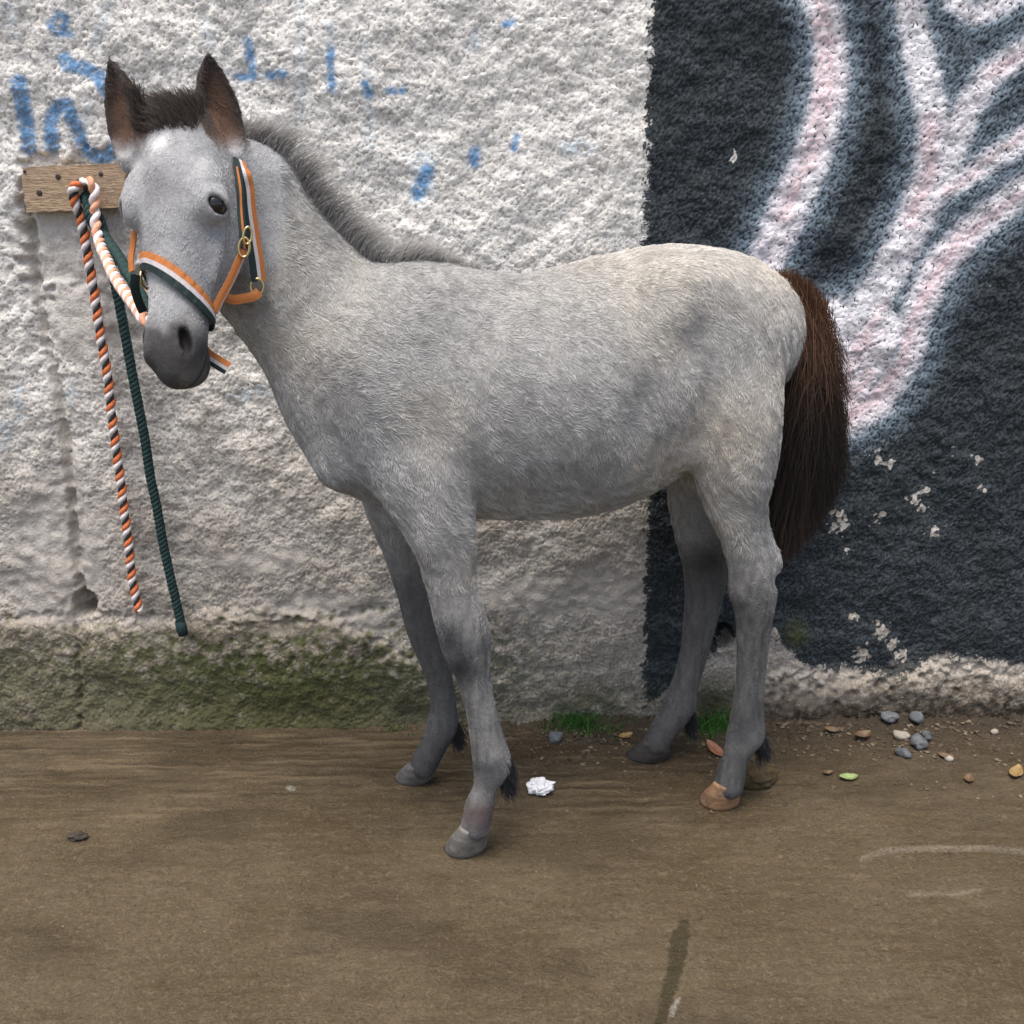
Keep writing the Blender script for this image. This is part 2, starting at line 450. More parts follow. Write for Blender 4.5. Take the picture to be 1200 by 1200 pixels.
# moss, soil
c = tw.mix(tw.math('MULTIPLY', tw.math('MULTIPLY', tw.attr('foot'), .72), tw.ss(n_mid, .1, .6)), c, tw.mix(tw.ss(n_fine, .3, .7), (.105, .088, .050), (.235, .200, .130)))
mm = tw.math('MULTIPLY', tw.attr('moss'), tw.ss(tw.math('ADD', tw.noise(30, 5, .65), tw.math('MULTIPLY', rel, -.03)), .26, .48))
c = tw.mix(mm, c, tw.mix(tw.noise(140, 3, .6), (.038, .042, .013), (.115, .125, .045)))
so = tw.math('MULTIPLY', tw.attr('soil'), tw.ss(n_mid, .15, .5))
c = tw.mix(so, c, (.055, .041, .027))
tw.set(color=c, rough=.88, spec=.25)
tw.set(normal=tw.bump(tw.math('ADD', n_fine, tw.math('MULTIPLY', tw.noise(110, 4, .7), 1.6)), .5, .0045))
allv = np.vstack([WV, np.array(back)])
wall = mesh_obj('roughcast_wall', allv, F, tw.m)
tag(wall, 'long roughcast wall, pale with blue graffiti at left and black mural with white branches at right', 'wall')
def padf(a): return np.concatenate([a, np.zeros(4)])
for nm, a in (('relief', gran), ('low', low), ('repair', np.maximum(rep_ * .8, pocket * .75)), ('blue', blue), ('pale', pale), ('black', black), ('chips', chips),
              ('white', white), ('pink', pink), ('moss', moss), ('soil', soil), ('foot', np.maximum(foot * smooth(620, 520, px_), foot_r * .6))):
    point_float(wall.data, nm, padf(a))
bmw = bmesh.new(); bmw.from_mesh(wall.data); bmw.verts.ensure_lookup_table()
cb = [bmw.verts[i] for i in corner]; bb = [bmw.verts[nfr + k] for k in range(4)]
for a, b_ in ((0, 1), (1, 2), (2, 3), (3, 0)):
    try: bmw.faces.new((cb[b_], cb[a], bb[a], bb[b_]))
    except ValueError: pass
bmw.faces.new((bb[0], bb[3], bb[2], bb[1]))
bmw.to_mesh(wall.data); bmw.free()
del WV, P0, allv

# ---- ground: one sheet, fine under the view
GS = 0.005
gx = np.concatenate([-np.geomspace(40, 1.25, 30), np.arange(-1.2, 1.2, GS), np.geomspace(1.25, 40, 30)])
gy = np.concatenate([-np.geomspace(40, .1, 30) + .9, np.arange(.85, 1.99, GS), np.geomspace(.1, 30, 25) + 1.99])
nx, ny = len(gx), len(gy)
XX, YY = np.meshgrid(gx, gy, indexing='ij')
def gb(lo, hi, seed, iso=(1, 1)): return band_noise(nx, ny, GS, lo, hi, seed, iso).reshape(-1)
G0 = np.stack([XX.reshape(-1), YY.reshape(-1), np.zeros(nx * ny)], -1)
inn = (np.abs(G0[:, 0]) < 1.25) & (G0[:, 1] > .8) & (G0[:, 1] < 2.0)
GP = np.full((len(G0), 2), -9999.0); GP[inn] = project(G0[inn])
gxp, gyp = GP[:, 0], GP[:, 1]
streak = gb(.009, .03, 11, (9.0, 1.0)); rough_ = gb(.008, .03, 12); bigg = gb(.05, .3, 13); s2 = gb(.02, .07, 14, (8.0, 1.0))
gz = streak * .0004 + rough_ * .0004 + bigg * .0010 + s2 * .0004
# soil drifted against the wall at the right, a little at the left
gxx = (G0 - WL) @ WD; gdist = (G0 - WL) @ WN
drift = np.exp(-np.maximum(gdist, 0) / .05) * smooth(.95, 1.25, gxx + bigg * .04) + np.exp(-np.maximum(gdist, 0) / .018) * .35
soilm = np.clip(np.exp(-np.maximum(gdist, 0) / .085) * smooth(.90, 1.25, gxx + bigg * .05) * 1.3, 0, 1) * inn
brush = gb(.009, .035, 15, (22.0, 1.0)); near_w = (.25 + .75 * smooth(1010, 880, gyp + bigg * 10)) * (.35 + .65 * smooth(1000, 700, gxp))
gz = gz + brush * .0006 * near_w
gz = np.where(inn, gz + drift * (.014 + rough_ * .003), 0)
wet = np.full(len(G0), 1e3); chalk = np.full(len(G0), 1e3); chalk2 = np.full(len(G0), 1e3)
wet = np.minimum(polyline_dist(GP, [(803, 1078), (797, 1100), (792, 1130), (782, 1165), (772, 1205), (766, 1240)], [3, 12, 9, 7, 5, 5]), wet)
chalk = np.minimum(polyline_dist(GP, [(1008, 1006), (1040, 997), (1100, 994), (1200, 997), (1260, 1000)], 3.5), chalk)
chalk = np.minimum(chalk, polyline_dist(GP, [(1065, 1047), (1120, 1046), (1150, 1042)], 2.5))
chalk2 = np.minimum(polyline_dist(GP, [(796, 1168), (788, 1184), (786, 1192)], [1.5, 4, 2]), chalk2)
chalk2 = np.minimum(chalk2, polyline_dist(GP, [(338, 922), (343, 924)], 3))
dark = smooth(960, 860, gyp + bigg * 14) * inn
gv = G0.copy(); gv[:, 2] = gz
tg = NT('wet_concrete_ground')
gn, gm, gl = tg.noise(190, 4, .7), tg.noise(75, 6, .75), tg.noise(4.5, 5, .6)
stk = tg.noise(11, 5, .65, vec=tg.scaled(1, 6, 1))
c = tg.mix(tg.ss(gl, .3, .7), (.080, .056, .026), (.114, .085, .047))
c = tg.mix(tg.math('MULTIPLY', tg.ss(stk, .45, .66), tg.math('ADD', .20, tg.math('MULTIPLY', tg.attr('dark'), .55))), c, (.042, .028, .012))
c = tg.mix(tg.math('MULTIPLY', tg.ss(gm, .52, .66), .62), c, (.165, .125, .074))
c = tg.mix(tg.math('MULTIPLY', tg.ss(gm, .47, .33), .65), c, (.050, .035, .019))
c = tg.mix(tg.math('MULTIPLY', tg.ss(gn, .55, .70), .62), c, (.228, .176, .100))
c = tg.mix(tg.math('MULTIPLY', tg.ss(gn, .46, .32), .75), c, (.036, .026, .014))
c = tg.mix(tg.math('MULTIPLY', tg.attr('dark'), .40), c, (.058, .042, .024))
c = tg.mix(tg.math('MULTIPLY', tg.attr('soilm'), tg.ss(gm, .25, .55)), c, (.040, .028, .017))
wetm = tg.ss(tg.math('ADD', tg.attr('wet'), tg.math('MULTIPLY', tg.math('SUBTRACT', gm, .5), 18.0)), 3.0, -2.0)
c = tg.mix(tg.math('MULTIPLY', wetm, .85), c, (.036, .028, .010))
chm = tg.math('MULTIPLY', tg.ss(tg.math('ADD', tg.attr('chalk'), tg.math('MULTIPLY', tg.math('SUBTRACT', gm, .5), 9.0)), 2.0, -2.0), tg.ss(gn, .3, .6))
c = tg.mix(tg.math('MULTIPLY', chm, .55), c, (.26, .22, .165))
chm2 = tg.ss(tg.math('ADD', tg.attr('chalk2'), tg.math('MULTIPLY', tg.math('SUBTRACT', gm, .5), 9.0)), 1.5, -1.5)
c = tg.mix(tg.math('MULTIPLY', tg.math('MULTIPLY', chm2, tg.ss(gn, .35, .6)), .7), c, (.45, .42, .37))
c = tg.mix(tg.math('MULTIPLY', tg.ss(tg.attr('brush'), .3, 1.5), .55), c, (.170, .125, .072))
c = tg.mix(tg.math('MULTIPLY', tg.ss(tg.attr('brush'), -.3, -1.5), .62), c, (.036, .024, .011))
damp = tg.ss(tg.noise(2.6, 5, .62, vec=tg.scaled(1, 2.0, 1)), .50, .64)
c = tg.mix(tg.math('MULTIPLY', damp, .42), c, (.040, .028, .013))
rg = tg.math('SUBTRACT', tg.math('ADD', tg.math('MULTIPLY', tg.ss(gl, .3, .7), .22), .40), tg.math('MULTIPLY', damp, .16))
rg = tg.math('SUBTRACT', rg, tg.math('MULTIPLY', wetm, .25))
tg.set(color=c, rough=rg, spec=.4)
tg.set(normal=tg.bump(tg.math('ADD', gn, tg.math('MULTIPLY', gm, 1.0)), .9, .005))
ground = mesh_obj('ground', gv, grid_faces(nx, ny), tg.m)
tag(ground, 'brown damp brushed concrete ground along the wall', None, None, 'structure')
for nm, a in (('dark', dark), ('brush', np.clip(brush * near_w * inn, -2, 2)), ('soilm', soilm), ('wet', wet), ('chalk', chalk), ('chalk2', chalk2)): point_float(ground.data, nm, a)
def ground_z(p):
    d = (gv[:, 0] - p[0]) ** 2 + (gv[:, 1] - p[1]) ** 2
    return float(gv[np.argmin(d), 2])


# ================================================================== THE FOAL
ALPHA = math.radians(13.5)
HD = np.array((-math.cos(ALPHA), -math.sin(ALPHA), 0))         # heading
NL = np.array((math.sin(ALPHA), -math.cos(ALPHA), 0))          # towards the camera (the foal's left)
C0 = np.array((-0.12, 1.59, 0))
ZU = np.array((0, 0, 1.0))

def B(px, py, off=0.0):
    """point of the foal's own vertical planes (off metres to the near side of its middle plane)"""
    return on_plane(px, py, C0 + NL * off, NL)

def px2m(r, p):
    return r * depth_of(p) / FPX

class Sweep:
    """a tapering elliptical limb: centres C, half sizes along frame u (lateral) and v"""
    def __init__(s, C, RU, RV, lat, sub=5):
        D = np.hstack([np.asarray(C, float), np.asarray(RU, float)[:, None], np.asarray(RV, float)[:, None]])
        D = catmull(D, sub)
        s.C = D[:, :3]; s.RU = np.maximum(D[:, 3], 0.002); s.RV = np.maximum(D[:, 4], 0.002)
        s.lat = np.asarray(lat, float)
        m = max(s.RU.max(), s.RV.max()) + 0.09
        s.lo = s.C.min(0) - m; s.hi = s.C.max(0) + m
    def __call__(s, P):
        d = np.full(len(P), 0.09)
        sel = np.nonzero(((P > s.lo) & (P < s.hi)).all(1))[0]
        if not len(sel): return d
        Q = P[sel]; best = np.full(len(Q), 9.0)
        for i in range(len(s.C) - 1):
            a, b = s.C[i], s.C[i + 1]
            ab = b - a; L = np.linalg.norm(ab)
            if L < 1e-7: continue
            t_ = ab / L
            u = s.lat - t_ * np.dot(s.lat, t_); u /= np.linalg.norm(u); v = np.cross(t_, u)
            q = Q - a
            h = np.clip((q @ t_) / L, 0, 1)
            q = q - h[:, None] * ab
            ru = s.RU[i] + (s.RU[i + 1] - s.RU[i]) * h; rv = s.RV[i] + (s.RV[i + 1] - s.RV[i]) * h
            ra = np.minimum(ru, rv)
            qu, qv, qa = q @ u, q @ v, q @ t_
            k0 = np.sqrt((qu / ru) ** 2 + (qv / rv) ** 2 + (qa / ra) ** 2)
            k1 = np.sqrt((qu / ru ** 2) ** 2 + (qv / rv ** 2) ** 2 + (qa / ra ** 2) ** 2) + 1e-9
            best = np.minimum(best, np.where(k0 < 0.05, -ra, k0 * (k0 - 1) / k1))
        d[sel] = np.minimum(best, 0.09)
        return d

def ellipsoid(c, r, axes):
    A = nrm(np.asarray(axes, float)); c = np.asarray(c, float); r = np.asarray(r, float)
    def f(P):
        q = (P - c) @ A.T
        k0 = np.sqrt(((q / r) ** 2).sum(1)); k1 = np.sqrt(((q / r ** 2) ** 2).sum(1)) + 1e-9
        return np.where(k0 < 0.05, -r.min(), np.minimum(k0 * (k0 - 1) / k1, 0.2))
    return f

def smin(a, b, k):
    h = np.maximum(k - np.abs(a - b), 0) / k
    return np.minimum(a, b) - h * h * k * 0.25

def smax(a, b, k):
    return -smin(-a, -b, k)

# ---- trunk: (top px, bottom px, half width m)
trunk_st = [((395, 425), (392, 540), .070), ((420, 372), (412, 572), .098), ((465, 338), (462, 597), .118), ((520, 312), (520, 602), .128),
            ((600, 320), (598, 606), .146), ((680, 309), (672, 602), .156), ((740, 291), (732, 572), .150), ((795, 280), (778, 520), .130),
            ((845, 291), (834, 470), .114), ((876, 320), (870, 480), .094), ((894, 356), (890, 450), .062)]
C, RU, RV = [], [], []
for (tp, bt, hw) in trunk_st:
    a, b = B(*tp), B(*bt)
    C.append((a + b) / 2); RU.append(hw); RV.append(np.linalg.norm(a - b) / 2)
trunk = Sweep(C, RU, RV, NL)

# ---- neck: crest px, underside px, half width, offset
neck_st = [((520, 320), (400, 540), .100, 0), ((470, 316), (368, 502), .094, 0), ((412, 289), (342, 458), .076, -.002),
           ((352, 240), (318, 410), .060, -.006), ((306, 188), (290, 366), .050, -.010), ((268, 140), (262, 318), .046, -.004), ((236, 138), (232, 240), .040, .010)]
C, RU, RV = [], [], []
for (tp, bt, hw, of) in neck_st:
    a, b = B(*tp, of), B(*bt, of)
    C.append((a + b) / 2); RU.append(hw); RV.append(np.linalg.norm(a - b) / 2)
neck = Sweep(C, RU, RV, NL)

# ---- head frame
POLL = at_depth(211, 150, 1.465); MUZ = at_depth(202, 440, 1.335)
HL = np.linalg.norm(MUZ - POLL)
hs = nrm(MUZ - POLL)
yaw = math.radians(12)
hu = np.array((math.cos(yaw), -math.sin(yaw), 0)); hu = nrm(hu - hs * np.dot(hu, hs))
hv = np.cross(hs, hu)
if np.dot(hv, FW) > 0: hv = -hv                                   # dorsal side faces the camera
def H(s, u, v):
    return POLL + hs * (s * HL) + hu * u + hv * v
head_st = [(-.03, .044, .018, -.050), (.06, .056, .036, -.075), (.18, .061, .046, -.095), (.30, .063, .046, -.108), (.42, .059, .043, -.110),
           (.54, .051, .036, -.090), (.66, .0425, .031, -.066), (.78, .0405, .029, -.055), (.88, .0405, .026, -.052), (.95, .0345, .018, -.048), (.985, .026, .006, -.042)]
head = Sweep([H(s, 0, (d + v) / 2) for s, w, d, v in head_st], [w for s, w, d, v in head_st], [(d - v) / 2 for s, w, d, v in head_st], hu)
hax = np.array([hs, hu, hv])
def smaxf(f): return f
cheek = [ellipsoid(H(.33, .036 * q, -.062), (.078, .024, .056), hax) for q in (1, -1)]
bones = [ellipsoid(H(.46, .053 * q, -.014), (.055, .008, .008), np.array([nrm(hs - hu * q * .12), nrm(hu + hs * q * .12), hv])) for q in (1, -1)]
brow = [ellipsoid(H(.290, .050 * q, .016), (.036, .018, .024), hax) for q in (1, -1)]
EYE = [H(.340, .0560, .0090), H(.340, -.0570, .0100)]
eye_dir = [nrm(hu * q * .80 + hv * .60 + hs * .05) for q in (1, -1)]
eye_cut, eye_lid = [], []
for i in (0, 1):
    e1_ = nrm(hs - eye_dir[i] * np.dot(hs, eye_dir[i])); e2_ = np.cross(eye_dir[i], e1_)
    sl_ = 1 if i == 0 else -1
    la_ = nrm(e2_ + e1_ * .45 * sl_); lb_ = np.cross(eye_dir[i], la_)
    eye_cut.append(ellipsoid(EYE[i] + eye_dir[i] * .014 + e1_ * .0015, (.0150, .0108, .014), np.array([la_, lb_, eye_dir[i]])))
    lid = [EYE[i] + nrm(eye_dir[i] - e1_ * (.62 * (1 - .55 * q_ * q_)) + la_ * .80 * q_) * .0182 for q_ in (-1.05, -.6, -.15, .3, .7, 1.05)]
    eye_lid.append(Sweep(lid, [.0022, .0034, .0038, .0038, .0034, .0022], [.0022, .0034, .0038, .0038, .0034, .0022], eye_dir[i], sub=3))
nose_b = [ellipsoid(H(.875, .0275 * q, .004), (.030, .016, .022), hax) for q in (1, -1)]
nax = []
for q in (1, -1):
    n3_ = nrm(hu * q * .62 + hv * .75); a3_ = nrm(hs + hu * q * .28 - n3_ * np.dot(hs + hu * q * .28, n3_)); nax.append(np.array([a3_, np.cross(n3_, a3_), n3_]))
def muzzle_hit(px, py):
    d_ = nrm(ray(px, py)); t_ = 1.0
    for _ in range(60): t_ += .7 * float(head((CAMP + d_ * t_)[None])[0])
    return CAMP + d_ * t_
nq = muzzle_hit(218, 399)
NOS_U, NOS_V, NOS_S = float((nq - POLL) @ hu), float((nq - POLL) @ hv), float((nq - POLL) @ hs) / HL
NOS = [H(NOS_S, NOS_U, NOS_V + .002), H(NOS_S, -NOS_U - .007, NOS_V - .004)]
nos_cut = [smaxf(ellipsoid(NOS[i], (.0170, .0058, .013), nax[i])) for i in (0, 1)]
chin = ellipsoid(H(.935, .004, -.044), (.030, .027, .020), hax)
mouth_cut = ellipsoid(H(.95, 0, -.026), (.050, .055, .0024), np.array([nrm(hs + hv * .12), hu, nrm(hv - hs * .12)]))

# ---- ears: base, tip, facing
def ear(bpx, tpx, Yb, Yt, face, w):
    b, t = at_depth(*bpx, Yb), at_depth(*tpx, Yt)
    ax = nrm(t - b); fc = nrm(face - ax * np.dot(face, ax)); lat = np.cross(ax, fc); L = np.linalg.norm(t - b)
    prof = [(-.15, .70), (.05, .86), (.25, 1.0), (.5, .92), (.72, .66), (.88, .36), (1.0, .08)]
    bow = lambda s: math.sin(max(0, min(1, s)) * math.pi) * .006
    outer = Sweep([b + ax * L * s - fc * bow(s) for s, r in prof], [w * r for s, r in prof], [w * r * .62 for s, r in prof], lat)
    cut = Sweep([b + ax * L * s + fc * (w * .36 * r + .003) - fc * bow(s) for s, r in prof[1:-1]], [max(.003, w * r * .72) for s, r in prof[1:-1]],
                [max(.003, w * r * .50) for s, r in prof[1:-1]], lat)
    return outer, cut, (b, t, ax, fc, lat, L)
vdir = nrm(CAMP - POLL)
ears = [ear((266, 176), (243, 60), 1.49, 1.485, nrm(vdir * .9 + hu * .35), .031), ear((152, 176), (127, 68), 1.455, 1.455, nrm(vdir * .75 - hu * .55), .031)]

# ---- legs: (px, py, offset, fore-aft radius px, lateral ratio)
def leg(st, lat=NL):
    C, RU, RV = [], [], []
    for (x, y, off, r, q) in st:
        p = B(x, y, off); rm = px2m(r, p)
        C.append(p); RU.append(rm * q); RV.append(rm)
    return Sweep(C, RU, RV, lat, sub=6)
nf = leg([(470, 470, .070, 72, .62), (488, 545, .088, 60, .72), (508, 600, .096, 45, .82), (521, 645, .100, 35, .88), (530, 690, .104, 31, .90), (540, 728, .106, 31.5, .90),
          (545, 758, .107, 28.5, .92), (550, 795, .108, 17, .98), (559, 835, .110, 14.5, 1.0), (568, 872, .111, 18.5, 1.0), (575, 897, .112, 22.5, .95),
          (569, 922, .113, 16, 1.0), (562, 945, .114, 18.5, 1.0), (557, 968, .114, 19, 1.0)])
ff = leg([(462, 540, -.070, 52, .75), (464, 590, -.090, 38, .85), (476, 640, -.100, 30, .88), (489, 690, -.108, 26.5, .90), (499, 730, -.112, 26, .90),
          (506, 758, -.114, 22.5, .92), (515, 795, -.116, 17, .95), (520, 825, -.117, 16.5, .95), (518, 850, -.118, 20, .95), (509, 872, -.119, 17, 1.0),
          (502, 885, -.120, 17.5, 1.0), (496, 897, -.120, 17, 1.0)])
nh = leg([(855, 402, .058, 65, .85), (857, 470, .076, 62, .90), (860, 530, .084, 54, .95), (862, 580, .086, 40, .92), (868, 622, .090, 27, .98), (877, 658, .092, 26, 1.0),
          (882, 692, .092, 27, .95), (880, 730, .093, 19.5, 1.0), (877, 770, .093, 15, 1.05), (874, 810, .093, 14, 1.1), (872, 842, .093, 17.5, 1.05), (872, 862, .093, 21.5, .95),
          (863, 885, .093, 17, 1.0), (858, 902, .093, 18, 1.0), (854, 920, .093, 18.5, 1.0)])
fh = leg([(840, 430, -.052, 64, .85), (836, 500, -.066, 54, .90), (822, 560, -.076, 42, .92), (818, 610, -.082, 32, .90), (826, 655, -.085, 29, .92),
          (826, 690, -.086, 25.5, .92), (820, 730, -.086, 21, .95), (812, 770, -.087, 17.5, 1.0), (802, 805, -.087, 17.5, 1.0), (794, 830, -.087, 20, .98), (783, 848, -.087, 18, 1.0),
          (776, 858, -.087, 17, 1.0), (770, 869, -.087, 17, 1.0)])
def E(px, py, off, r, ang=0):
    p = B(px, py, off); a = math.radians(ang)
    fx = -HD * math.cos(a) + ZU * -math.sin(a)                       # r[0] along: image right, turned clockwise by ang
    fz = np.cross(NL, fx)
    return ellipsoid(p, r, np.array([fx, NL, fz]))
muscles = [
    (E(440, 462, .078, (.115, .045, .060), 62), .045),      # shoulder
    (E(446, 455, -.075, (.115, .045, .062), 62), .050),
    (E(405, 535, .048, (.040, .038, .050), 30), .035),      # breast
    (E(405, 535, -.048, (.040, .038, .050), 30), .035),
    (E(532, 575, .092, (.030, .028, .045), 10), .030),      # elbow
    (E(812, 520, .092, (.036, .030, .058), 66), .016),      # stifle
    (E(805, 525, -.082, (.036, .034, .050), 60), .03),
    (E(860, 385, .072, (.053, .050, .090), -10), .050),     # buttock
    (E(860, 385, -.072, (.053, .050, .090), -10), .050),
    (E(800, 340, .080, (.060, .035, .040), 0), .070),       # point of hip
    (E(909, 655, .091, (.011, .014, .022), -16), .008),
    (Sweep([B(882, 560, .088), B(892, 605, .090), B(902, 638, .091), B(908, 664, .091)], [.012, .010, .010, .012], [.013, .0115, .0115, .0115], NL), .012),     # point of hock
    (E(850, 650, -.085, (.013, .015, .030), -16), .012),
    (E(541, 736, .110, (.036, .031, .024), 75), .026),       # knee
    (E(529, 722, .108, (.014, .022, .017), 0), .010), (E(536, 758, .109, (.014, .020, .014), 0), .009), (E(566, 744, .108, (.011, .013, .018), 0), .009),
    (Sweep([B(564, 765, .108), B(569, 800, .109), B(577, 838, .110), B(585, 875, .111), B(589, 898, .111)], [.012, .011, .0105, .012, .013], [.013, .011, .0105, .012, .013], NL), .007),
    (E(865, 692, .094, (.012, .020, .022), 0), .020), (E(884, 676, .114, (.016, .011, .022), 0), .010),
    (Sweep([B(902, 695, .092), B(899, 735, .093), B(895, 770, .093), B(891, 810, .093), B(889, 845, .093), B(888, 864, .093)], [.013, .011, .010, .0105, .012, .013], [.012, .0105, .010, .010, .012, .013], NL), .007),
    (E(506, 625, .122, (.048, .014, .018), 78), .020), (E(545, 620, .112, (.040, .016, .014), 85), .016),
    (E(800, 372, .118, (.022, .012, .020), 0), .030),        # point of hip
    (E(625, 470, .080, (.140, .075, .110), 0), .060),       # barrel
]
dock = Sweep([B(878, 330), B(906, 338), B(933, 350), B(950, 388), B(952, 450)], [.022, .019, .018, .015, .01], [.022, .019, .018, .015, .01], NL)

hollow = E(836, 388, .178, (.020, .030, .050), 8)
flank = E(772, 478, .190, (.022, .030, .075), 20)
def foal_sdf(P):
    d = trunk(P)
    d = smin(d, neck(P), .055)
    for f, k in muscles: d = smin(d, f(P), k)
    d = smin(d, nh(P), .020); d = smin(d, nf(P), .024)
    d = smin(d, fh(P), .040); d = smin(d, ff(P), .035)
    d = smax(d, -hollow(P), .05); d = smax(d, -flank(P), .035)
    d = smin(d, dock(P), .02)
    h = head(P)
    for f in cheek: h = smin(h, f(P), .03)
    for f in brow: h = smin(h, f(P), .022)
    for f in bones: h = smin(h, f(P), .014)
    for f in nose_b: h = smin(h, f(P), .016)
    h = smin(h, chin(P), .018)
    for e in EYE: h = smin(h, np.linalg.norm(P - e, axis=1) - .0240, .014)
    d = smin(d, h, .014) + .0026
    for (o, c, _) in ears:
        d = smin(d, smax(o(P), -c(P), .004), .012)
    for c in eye_cut: d = smax(d, -c(P), .004)
    for f in eye_lid: d = smin(d, f(P), .005)
    for c in nos_cut: d = smax(d, -c(P), .006)
    d = smax(d, -mouth_cut(P), .004)
    return d

def surface_nets(fun, lo, hi, h, cs=5):
    lo = np.asarray(lo, float)
    n = (np.ceil((np.asarray(hi) - lo) / (h * cs)).astype(int)) * cs
    nb = n // cs
    val = np.empty(tuple(n), np.float32)
    bi = np.stack(np.meshgrid(*[np.arange(k) for k in nb], indexing='ij'), -1).reshape(-1, 3)
    cen = lo + (bi * cs + (cs - 1) / 2) * h
    dc = np.concatenate([fun(c) for c in np.array_split(cen, max(1, len(cen) // 200000))])
    val5 = np.broadcast_to(dc.reshape(nb)[:, None, :, None, :, None], (nb[0], cs, nb[1], cs, nb[2], cs))
    val = np.ascontiguousarray(val5.reshape(tuple(n)), dtype=np.float32)
    near = np.nonzero(np.abs(dc) < h * cs * 1.15 + .006)[0]
    off = np.stack(np.meshgrid(*[np.arange(cs)] * 3, indexing='ij'), -1).reshape(-1, 3)
    for ch in np.array_split(near, max(1, len(near) * cs ** 3 // 400000)):
        I = (bi[ch][:, None, :] * cs + off[None]).reshape(-1, 3)
        val[I[:, 0], I[:, 1], I[:, 2]] = fun(lo + I * h)
    ins = val < 0
    s = sum(ins[a:n[0] - 1 + a, b:n[1] - 1 + b, c:n[2] - 1 + c].astype(np.int8) for a in (0, 1) for b in (0, 1) for c in (0, 1))
    act = (s > 0) & (s < 8)
    A = np.argwhere(act)
    vid = np.full(act.shape, -1, np.int64); vid[act] = np.arange(len(A))
    acc = np.zeros((len(A), 3)); cnt = np.zeros(len(A))
    cor = [(a, b, c) for a in (0, 1) for b in (0, 1) for c in (0, 1)]
    cv = {k: val[A[:, 0] + k[0], A[:, 1] + k[1], A[:, 2] + k[2]].astype(float) for k in cor}
    for k in cor:
        for ax in range(3):
            if k[ax]: continue
            k2 = list(k); k2[ax] = 1; k2 = tuple(k2)
            x, y = cv[k], cv[k2]
            m = (x < 0) != (y < 0)
            t = np.where(m, x / np.where(m, x - y, 1), 0)
            p = np.zeros((len(A), 3)); p[:] = k; p[:, ax] = t
            acc += p * m[:, None]; cnt += m
    V = lo + (A + acc / np.maximum(cnt, 1)[:, None]) * h
    F = []
    for ax in range(3):
        sl0 = [slice(1, -1)] * 3; sl1 = [slice(1, -1)] * 3
        a0 = ins[:-1] if ax == 0 else ins[:, :-1] if ax == 1 else ins[:, :, :-1]
        a1 = ins[1:] if ax == 0 else ins[:, 1:] if ax == 1 else ins[:, :, 1:]
        E_ = np.argwhere(a0 != a1)
        o1, o2 = [k for k in range(3) if k != ax]
        E_ = E_[(E_[:, o1] > 0) & (E_[:, o2] > 0) & (E_[:, o1] < n[o1] - 1) & (E_[:, o2] < n[o2] - 1)]
        flip = ins[E_[:, 0], E_[:, 1], E_[:, 2]]
        q = []
        for (da, db) in ((-1, -1), (0, -1), (0, 0), (-1, 0)):
            I = E_.copy(); I[:, o1] += da; I[:, o2] += db
            q.append(vid[I[:, 0], I[:, 1], I[:, 2]])
        q = np.stack(q, -1)
        fl = flip if ax != 1 else ~flip
        q[~fl] = q[~fl][:, ::-1]
        F.append(q)
    F = np.vstack(F)
    F = F[(F >= 0).all(1)]
    return V, F

lo = np.array((-0.66, 1.25, 0.015)); hi = np.array((0.66, 1.98, 1.34))
FV, FF = surface_nets(foal_sdf, lo, hi, 0.004)
def laplace(V, F, it, lam=.5):
    e = np.vstack([F[:, [0, 1]], F[:, [1, 2]], F[:, [2, 3]], F[:, [3, 0]]])
    e = np.vstack([e, e[:, ::-1]])
    cnt = np.bincount(e[:, 0], minlength=len(V)).astype(float)[:, None]
    for _ in range(it):
        s = np.stack([np.bincount(e[:, 0], weights=V[e[:, 1], k], minlength=len(V)) for k in range(3)], -1)
        V = V + lam * (s / cnt - V)
    return V
FV = laplace(FV, FF, 2)
print('FOAL verts', len(FV), 'quads', len(FF))

# ---- normals and coat colours
def vert_normals(V, F):
    fn = np.cross(V[F[:, 2]] - V[F[:, 0]], V[F[:, 3]] - V[F[:, 1]])
    N = np.zeros_like(V)
    for k in range(4):
        for a in range(3): N[:, a] += np.bincount(F[:, k], weights=fn[:, a], minlength=len(V))
    return nrm(N), fn
FN, fn_ = vert_normals(FV, FF)
if np.mean(((FV - FV.mean(0)) * FN).sum(1)) < 0:
    FF = FF[:, ::-1].copy(); FN, fn_ = vert_normals(FV, FF)

def head_coords(P):
    q = P - POLL
    return (q @ hs) / HL, q @ hu, q @ hv
def offset(P): return (P - C0) @ NL
def mixc(c, t, col):
    t = np.clip(t, 0, 1)[:, None]
    return c * (1 - t) + np.asarray(col) * t

